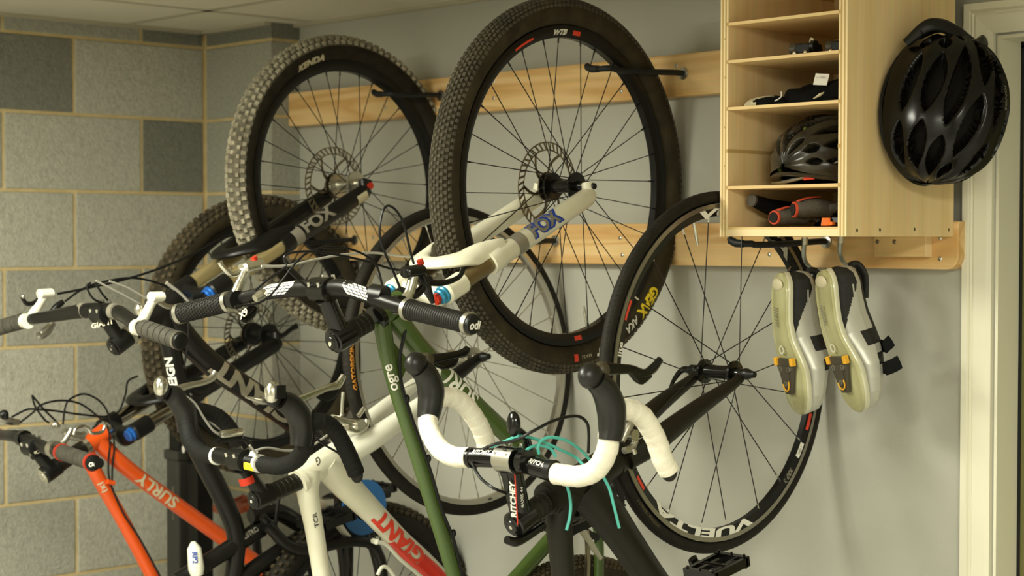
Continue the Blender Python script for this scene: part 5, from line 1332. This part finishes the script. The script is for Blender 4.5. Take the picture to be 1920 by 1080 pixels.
# ---------- helmets
def helmet(name, Mx, label, shellm, inner, sc=1.0, accent=None, txt=None):
    t = empty(name, Mx.translation, label, 'helmet', None)
    w_, l_, h_ = .104*sc, .136*sc, .145*sc
    NU, NV = 220, 190; vs = []; ds = []
    rows = [(90, 9.5), (68, 9), (112, 9), (46, 8.5), (134, 8.5), (25, 8), (155, 8), (5, 6.5), (175, 6.5)]
    def skew(p, th): return (p-90)*(.20 if th < 90 else (-.20 if th > 90 else .0))*(1 - abs(th-90)/130) + 2.5*math.sin(math.radians(p*2))
    def depth(p, q):
        best = 0
        for k, (th, hw_) in enumerate(rows):
            segs = [(38, 24), (104, 37), (160, 13)] if k in (0, 3, 4) else ([(24, 12), (68, 28), (132, 31)] if k < 5 else [(50, 24), (106, 28), (146, 10)])
            sk = skew(p, th)
            for (pc, hp) in segs:
                a = abs(p-pc)/hp
                if a >= 1: continue
                wd = hw_*(1 - a**2.4)*(.86 + .22*math.sin(math.radians(p)))
                e = (wd - abs(q-th-sk))/3.0
                if e > 0: e = min(1, e); best = max(best, e*e*(3-2*e))
        return best
    for i in range(NU+1):
        p = 1 + 178*i/NU; sp = math.sin(math.radians(p))
        for j in range(NV+1):
            q = -14 + 208*j/NV; cq, sq = math.cos(math.radians(q)), math.sin(math.radians(q))
            back = 1 + .10*math.cos(math.radians(p)); e = sp**.72
            n = V((cq*e*w_*back, math.cos(math.radians(p))*l_, sq*e*h_*(.95 if sq < 0 else 1)))
            rd = depth(p, q); ds.append(rd)
            # crease lines along the ribs
            cr = .0016*math.cos(math.radians(q*11)) * (1-rd)
            u = n.normalized(); vs.append(n*(1) - u*(.028*rd*sc) + u*cr)
    fs = []; ms = []
    for i in range(NU):
        for j in range(NV):
            a = i*(NV+1)+j; fs.append((a, a+1, a+NV+2, a+NV+1))
            d = (ds[a]+ds[a+1]+ds[a+NV+1]+ds[a+NV+2])/4; z = 0
            if d > .55: z = 1
            elif accent and (abs(i-26) < 5 and 8 < j < 50 or (i > 60 and j > 104 and i < 100)): z = 2
            ms.append(z)
    mats = [shellm, inner, accent or shellm]
    MB().add(vs, fs, ms).build('shell', mats, t, Mx, angle=70)
    # liner inside and the lower rim
    li_ = MB(); vs = []; NU2, NV2 = 30, 24
    for i in range(NU2+1):
        p = 3 + 174*i/NU2; sp = math.sin(math.radians(p))**.72
        for j in range(NV2+1):
            q = -12 + 204*j/NV2; vs.append(V((math.cos(math.radians(q))*sp*w_*.78, math.cos(math.radians(p))*l_*.82, math.sin(math.radians(q))*sp*h_*.76)))
    li_.add(vs, [(i*(NV2+1)+j, i*(NV2+1)+j+1, (i+1)*(NV2+1)+j+1, (i+1)*(NV2+1)+j) for i in range(NU2) for j in range(NV2)])
    li_.build('liner', M['foam'], t, Mx)
    rim_ = [V((math.cos(a)*w_*(1+.1*math.sin(a))*.93, math.sin(a)*l_*.97, -.030*sc - .010*math.cos(2*a)*sc)) for a in [2*PI*i/40 for i in range(40)]]
    MB().tube(rim_, [.006*sc]*40, r2=[.010*sc]*40, seg=8, closed=True).build('lower_rim', shellm, t, Mx)
    if txt:
        def fn(x, y, L):
            p = 96 - (x - L/2)/(l_)*60; q = 79 + skew(p, 79) - y/(w_)*50; sp = math.sin(math.radians(p))**.72
            v = V((math.cos(math.radians(q))*sp*w_*1.0, math.cos(math.radians(p))*l_, math.sin(math.radians(q))*sp*h_)); return Mx @ (v*1.008)
        put_text(txt, fn, .013, M['textg'], t, bold=.0003)
    # rear retention cradle and its dial, chin straps
    return t
hm = Matrix((V((.10, .995, .0)), V((0, .02, -1)), V((1, -.10, 0)))).transposed()      # width across the panel, front down, crown out
hm = hm.to_4x4()
hm = Matrix.Rotation(math.radians(-9), 4, 'X') @ hm
hm.translation = V((2.066+.056, -.188, 1.932))
hh = helmet('bike_helmet', hm, 'glossy black vented cycling helmet hung on the outside of the cabinet', M['helmetblack'], M['foam'], .95, None, 'IONOS')
# its rear cradle stands up over the top edge
cr = MB(); cr.stube([V((2.10, -.245, 2.045)), V((2.135, -.225, 2.075)), V((2.155, -.185, 2.068)), V((2.175, -.14, 2.040)), V((2.165, -.10, 2.055)), V((2.12, -.07, 2.05))], [.008, .012, .014, .014, .012, .008], r2=[.006]*6, seg=12); cr.build('rear_cradle', M['black'], hh)
mb = MB(); mb.stube([V((2.118, -.235, 2.06)), V((2.13, -.19, 2.078)), V((2.14, -.15, 2.07))], [.010, .013, .010], r2=.012, seg=12); c_ = mb.build('rear_cradle', M['gloss'], hh)
flat_text('GIRO', V((2.150, -.183, 2.078)), (.45, .75, -.05), (-.4, .1, .9), .011, M['textbeige'], hh, bold=.0002)
t = empty('helmet_peg', (2.067, -.178, 1.985), 'short peg on the cabinet side carrying the black helmet', 'hook'); 
MB().cyl((2.066, -.178, 1.985), (2.100, -.178, 1.988), .007).ball((2.101, -.178, 1.988), .010).build('peg_arm', M['alloy'], t)
hm = Matrix((V((.97, -.25, .0)), V((.25, .97, 0))*.84, V((0, 0, 1))*.68)).transposed().to_4x4(); hm.translation = V((1.9275, -.218, 1.8352))
helmet('bike_helmet', hm, 'grey and black vented cycling helmet with lime accents on the cabinet shelf', M['helmetgrey'], M['foam'], 1.0, None)
ho_ = bpy.data.objects['bike_helmet.001']
MB().stube([at(1447, 343, y=-.30), at(1470, 341, y=-.312), at(1505, 332, y=-.312), at(1540, 318, y=-.300), at(1572, 302, y=-.285)], [.001, .003, .004, .004, .003], seg=8).build('silver_stripe', M['alloy'], ho_)
MB().stube([at(1507, 336, y=-.318), at(1527, 334, y=-.316)], .0022, seg=8).build('red_badge', M['textred'], ho_)
for L in (((1484, 262), (1494, 250), (1512, 240)), ((1460, 305), (1462, 316), (1465, 325))):
    MB().stube([at(a_, b_, y=-.292) for a_, b_ in L], [.002, .005, .003], seg=8).build('lime_accent', M['lime'], ho_)
th_ = MB(); 

# ---------- soft things and small gear in the cubbies
def heap(name, cx, cy, z0, rx, ry, h, mats, label, cat, seed=1, part='cloth', n=34, matfn=None, rot=0, group=None, root=None):
    rn = random.Random(seed); w_ = [(rn.uniform(14, 60), rn.uniform(14, 60), rn.uniform(0, 6.3), rn.uniform(.3, 1)) for _ in range(7)]
    t = root or empty(name, (cx, cy, z0), label, cat, group)
    vs = []; fs = []; ms = []
    def hgt(u, v):
        x, y = u*rx, v*ry; s = sum(a*math.sin(x*p+y*q+r) for p, q, r, a in w_)/3.2
        e = max(0, 1 - (abs(u)**3 + abs(v)**3))**.45; return h*e*(.78 + .30*s)
    c_, s_ = math.cos(rot), math.sin(rot)
    for i in range(n+1):
        for j in range(n+1):
            u, v = -1+2*i/n, -1+2*j/n
            k = (1 - .25*u*u*v*v) * (1+.05*math.sin(9*math.atan2(v, u)+seed))
            x, y = u*rx*k, v*ry*k
            vs.append((cx + x*c_ - y*s_, cy + x*s_ + y*c_, z0 + .0012 + max(0, hgt(u, v))))
    b = len(vs)
    for i in range(n):
        for j in range(n):
            a = i*(n+1)+j; fs.append((a, a+1, a+n+2, a+n+1)); ms.append(matfn(-1+2*(i+.5)/n, -1+2*(j+.5)/n) if matfn else 0)
    # underside
    per = [j for j in range(n+1)] + [i*(n+1)+n for i in range(1, n+1)] + [n*(n+1)+j for j in range(n-1, -1, -1)] + [i*(n+1) for i in range(n-1, 0, -1)]
    mb = MB(); mb.add(vs, fs, ms); mb.add([vs[q] for q in per], [tuple(range(len(per)))], 0)
    mb.build(part, mats, t, angle=180); return t
g1 = heap('folded_jersey', 1.945, -.235, 1.9438, .088, .10, .058, [M['cloth'], M['textbeige']], 'crumpled black clothing with a white tag on the middle shelf', 'clothing', 3, matfn=lambda u, v: 1 if (u < -.80 and v < -.1 and math.sin(u*60)*math.sin(v*31) > .15) else 0, rot=.12)
heap('', 1.862, -.318, 1.9438, .048, .034, .018, [M['cloth'], M['textbeige']], None, None, 8, part='white_trim', matfn=lambda u, v: 1 if u < -.05 + .4*math.sin(v*9) else 0, rot=.2, root=g1)
p = at(1540, 149, y=-.30); MB().box(p, (.0150, .0006, .0105), Matrix.Rotation(.10, 3, 'Y') @ Matrix.Rotation(-.25, 3, 'X')).build('white_tag', M['textw'], g1, smooth=False)
flat_text('a1 5.000', p + V((0, -.003, .004)), (1, 0, -.10), (0, .24, 1), .0055, M['textg'], g1)
MB().stube([at(1452, 190, y=-.34), at(1464, 182, y=-.34), at(1465, 172, y=-.335)], .0012, seg=6).build('white_piping', M['textw'], g1)
MB().stube([at(1525, 185, y=-.34), at(1537, 178, y=-.34), at(1545, 173, y=-.335)], [.001, .003, .001], seg=6).build('white_piping', M['textbeige'], g1)
def clamp_gadget(x, y, z, label, s=1):
    t = empty('light_mount', (x, y, z), label, 'bracket', 'small black brackets on the upper shelf')
    MB().box((x, y, z+.013), (.018, .022, .009), taper=.85).build('bracket_body', M['black'], t, bevel=.002, smooth=False)
    MB().lathe([(-.010, .0), (-.010, .011), (.010, .011), (.010, 0)], 24, (x-.022, y-.006, z+.014), (1, .3, 0)).build('battery_drum', M['cleat'], t)
    MB().lathe([(-.004, .0), (-.004, .010), (.004, .010), (.004, 0)], 20, (x+.020, y-.01, z+.016), (1, 0, 0)).build('clamp_ring', M['black'], t)
    for k in (-.012, .012): MB().ball((x+k, y-.024, z+.005), .0042).build('screw', M['silver'], t)
    MB().stube([(x+.004, y, z+.022), (x+.010, y-.006, z+.030), (x+.016, y-.006, z+.028)], .0022, seg=8).build('lever_tab', M['textbeige'], t)
    return t
clamp_gadget(1.944, -.315, 2.0288, 'black plastic bracket with silver screws further left on the upper shelf')
clamp_gadget(2.012, -.300, 2.0288, 'black plastic bracket by the right panel on the upper shelf')
# gloves
def glove(cx, cy, z0, rot, label, mats, red=True, s=1.0):
    t = empty('cycling_glove', (cx, cy, z0), label, 'glove', None)
    R_ = Matrix.Rotation(rot, 3, 'Z'); o = V((cx, cy, z0 + .020*s)); q = lambda x, y, z: o + R_ @ V((x*s, y*s, z*s))
    MB().stube([q(-.04, 0, .0), q(-.025, 0, .002), q(.0, 0, .004), q(.03, .002, 0)], [.020*s, .026*s, .032*s, .030*s], r2=[.014*s, .018*s, .019*s, .016*s], ref=R_ @ V((0, 1, 0)), seg=20).build('palm', mats[0], t)
    MB().tube([q(-.042, 0, 0), q(-.038, 0, 0)], .0215*s, r2=.0155*s, ref=R_ @ V((0, 1, 0)), seg=20).build('cuff', mats[1], t)
    MB().tube([q(-.0425, 0, 0), q(-.0445, 0, 0)], .0165*s, r2=.0115*s, ref=R_ @ V((0, 1, 0)), seg=20).build('cuff_opening', M['dark'], t)
    for k, y in enumerate((-.024, -.008, .008, .024)):
        L = (.026, .034, .036, .030)[k]
        MB().stube([q(.022, y, 0), q(.03+L*.5, y*1.15, .004), q(.03+L, y*1.2, -.004)], [.0095*s, .0090*s, .0085*s], r2=.008*s, seg=14).build('finger', mats[0], t)
    MB().stube([q(-.01, .022, 0), q(.008, .038, .004), q(.026, .046, -.002)], [.011*s, .010*s, .009*s], r2=.009*s, seg=14).build('thumb', mats[0], t)
    if red:
        MB().tube(spline([q(-.036, -.010, .0165), q(-.015, -.008, .0225), q(.008, -.006, .0245)], 5), [.0018*s]*11, r2=[.009*s]*11, ref=(0, 0, 1), seg=10).build('red_panel', mats[1], t)
        MB().tube(spline([q(-.037, .012, .0120), q(-.020, .016, .0180), q(-.004, .018, .0190)], 5), [.0018*s]*11, r2=[.005*s]*11, ref=(0, 0, 1), seg=10).build('red_panel', mats[1], t)
    return t
gz = CZ0 + .0178
glove(1.893, -.300, gz, 1.25, 'grey and red cycling glove nearest the left panel in the bottom cubby', [M['clothg'], M['clothr']], True, .82)
glove(1.940, -.290, gz+.012, .95, 'grey and red cycling glove further right in the bottom cubby', [M['clothg'], M['clothr']], True, .92)
t = empty('glove_roll', (1.862, -.25, gz), 'rolled black sleeve at the back left of the bottom cubby', 'clothing')
MB().stube([(1.828, -.325, gz+.048), (1.834, -.27, gz+.034), (1.838, -.20, gz+.026)], [.011, .016, .020], r2=[.010, .016, .020], seg=18).build('sleeve', M['cloth'], t)
MB().tube([(1.8275, -.3295, gz+.0485), (1.828, -.325, gz+.048)], .0118, seg=18).build('sleeve_hem', M['clothg'], t)
heap('arm_warmers', 1.952, -.165, gz, .075, .085, .050, [M['cloth']], 'heap of black clothing at the back of the bottom cubby', 'clothing', 12)
t = empty('bike_light', (2.005, -.318, gz), 'orange clip with a black flat body in the bottom cubby', 'light')
MB().box((2.020, -.305, gz+.009), (.022, .018, .008), taper=.9).build('light_body', M['black'], t, bevel=.002, smooth=False)
MB().box((1.993, -.325, gz+.008), (.009, .007, .007), Matrix.Rotation(.5, 3, 'Z'), taper=.8).box((2.003, -.327, gz+.005), (.009, .004, .003), Matrix.Rotation(-.2, 3, 'Z')).build('clip', M['orangeplastic'], t, bevel=.001, smooth=False)
MB().ball((2.034, -.3235, gz+.011), .0035).build('white_button', M['textw'], t)

# ---------- upright post standing in the corner behind the bicycles
px0 = at(341, 900, y=-.33)
t = empty('upright_post', (px0.x, -.33, 0), 'dark grey upright post with pale lettering behind the orange tubes', 'post')
zt = at(341, 858, y=-.33).z; zc = at(341, 800, y=-.33).z
MB().box2((px0.x-.030, -.36, .03), (px0.x+.030, -.30, zt)).build('lower_post', M['caseg'], t, bevel=.006, smooth=False)
MB().box2((px0.x-.025, -.355, zt), (px0.x+.025, -.305, zc)).build('upper_post', M['black'], t, bevel=.006, smooth=False)
MB().box2((px0.x-.034, -.365, zt-.004), (px0.x+.034, -.295, zt+.022)).build('collar', M['caseg'], t, bevel=.004, smooth=False)
MB().box2((px0.x+.045, -.345, .03), (px0.x+.095, -.295, zt-.005)).build('side_rail', M['black'], t, bevel=.004, smooth=False)
MB().box2((px0.x-.12, -.46, 0), (px0.x+.18, -.16, .03)).build('base', M['black'], t, bevel=.006, smooth=False)
MB().ball(at(344, 842, y=-.358), (.007, .003, .011)).build('white_button', M['textw'], t)
tz = V((px0.x+.006, -.3608, at(345, 990, y=-.36).z))
flat_text('SOUNDLINK', tz + V((0, 0, .06)), (0, 0, 1), (-1, 0, 0), .016, M['textg'], t)
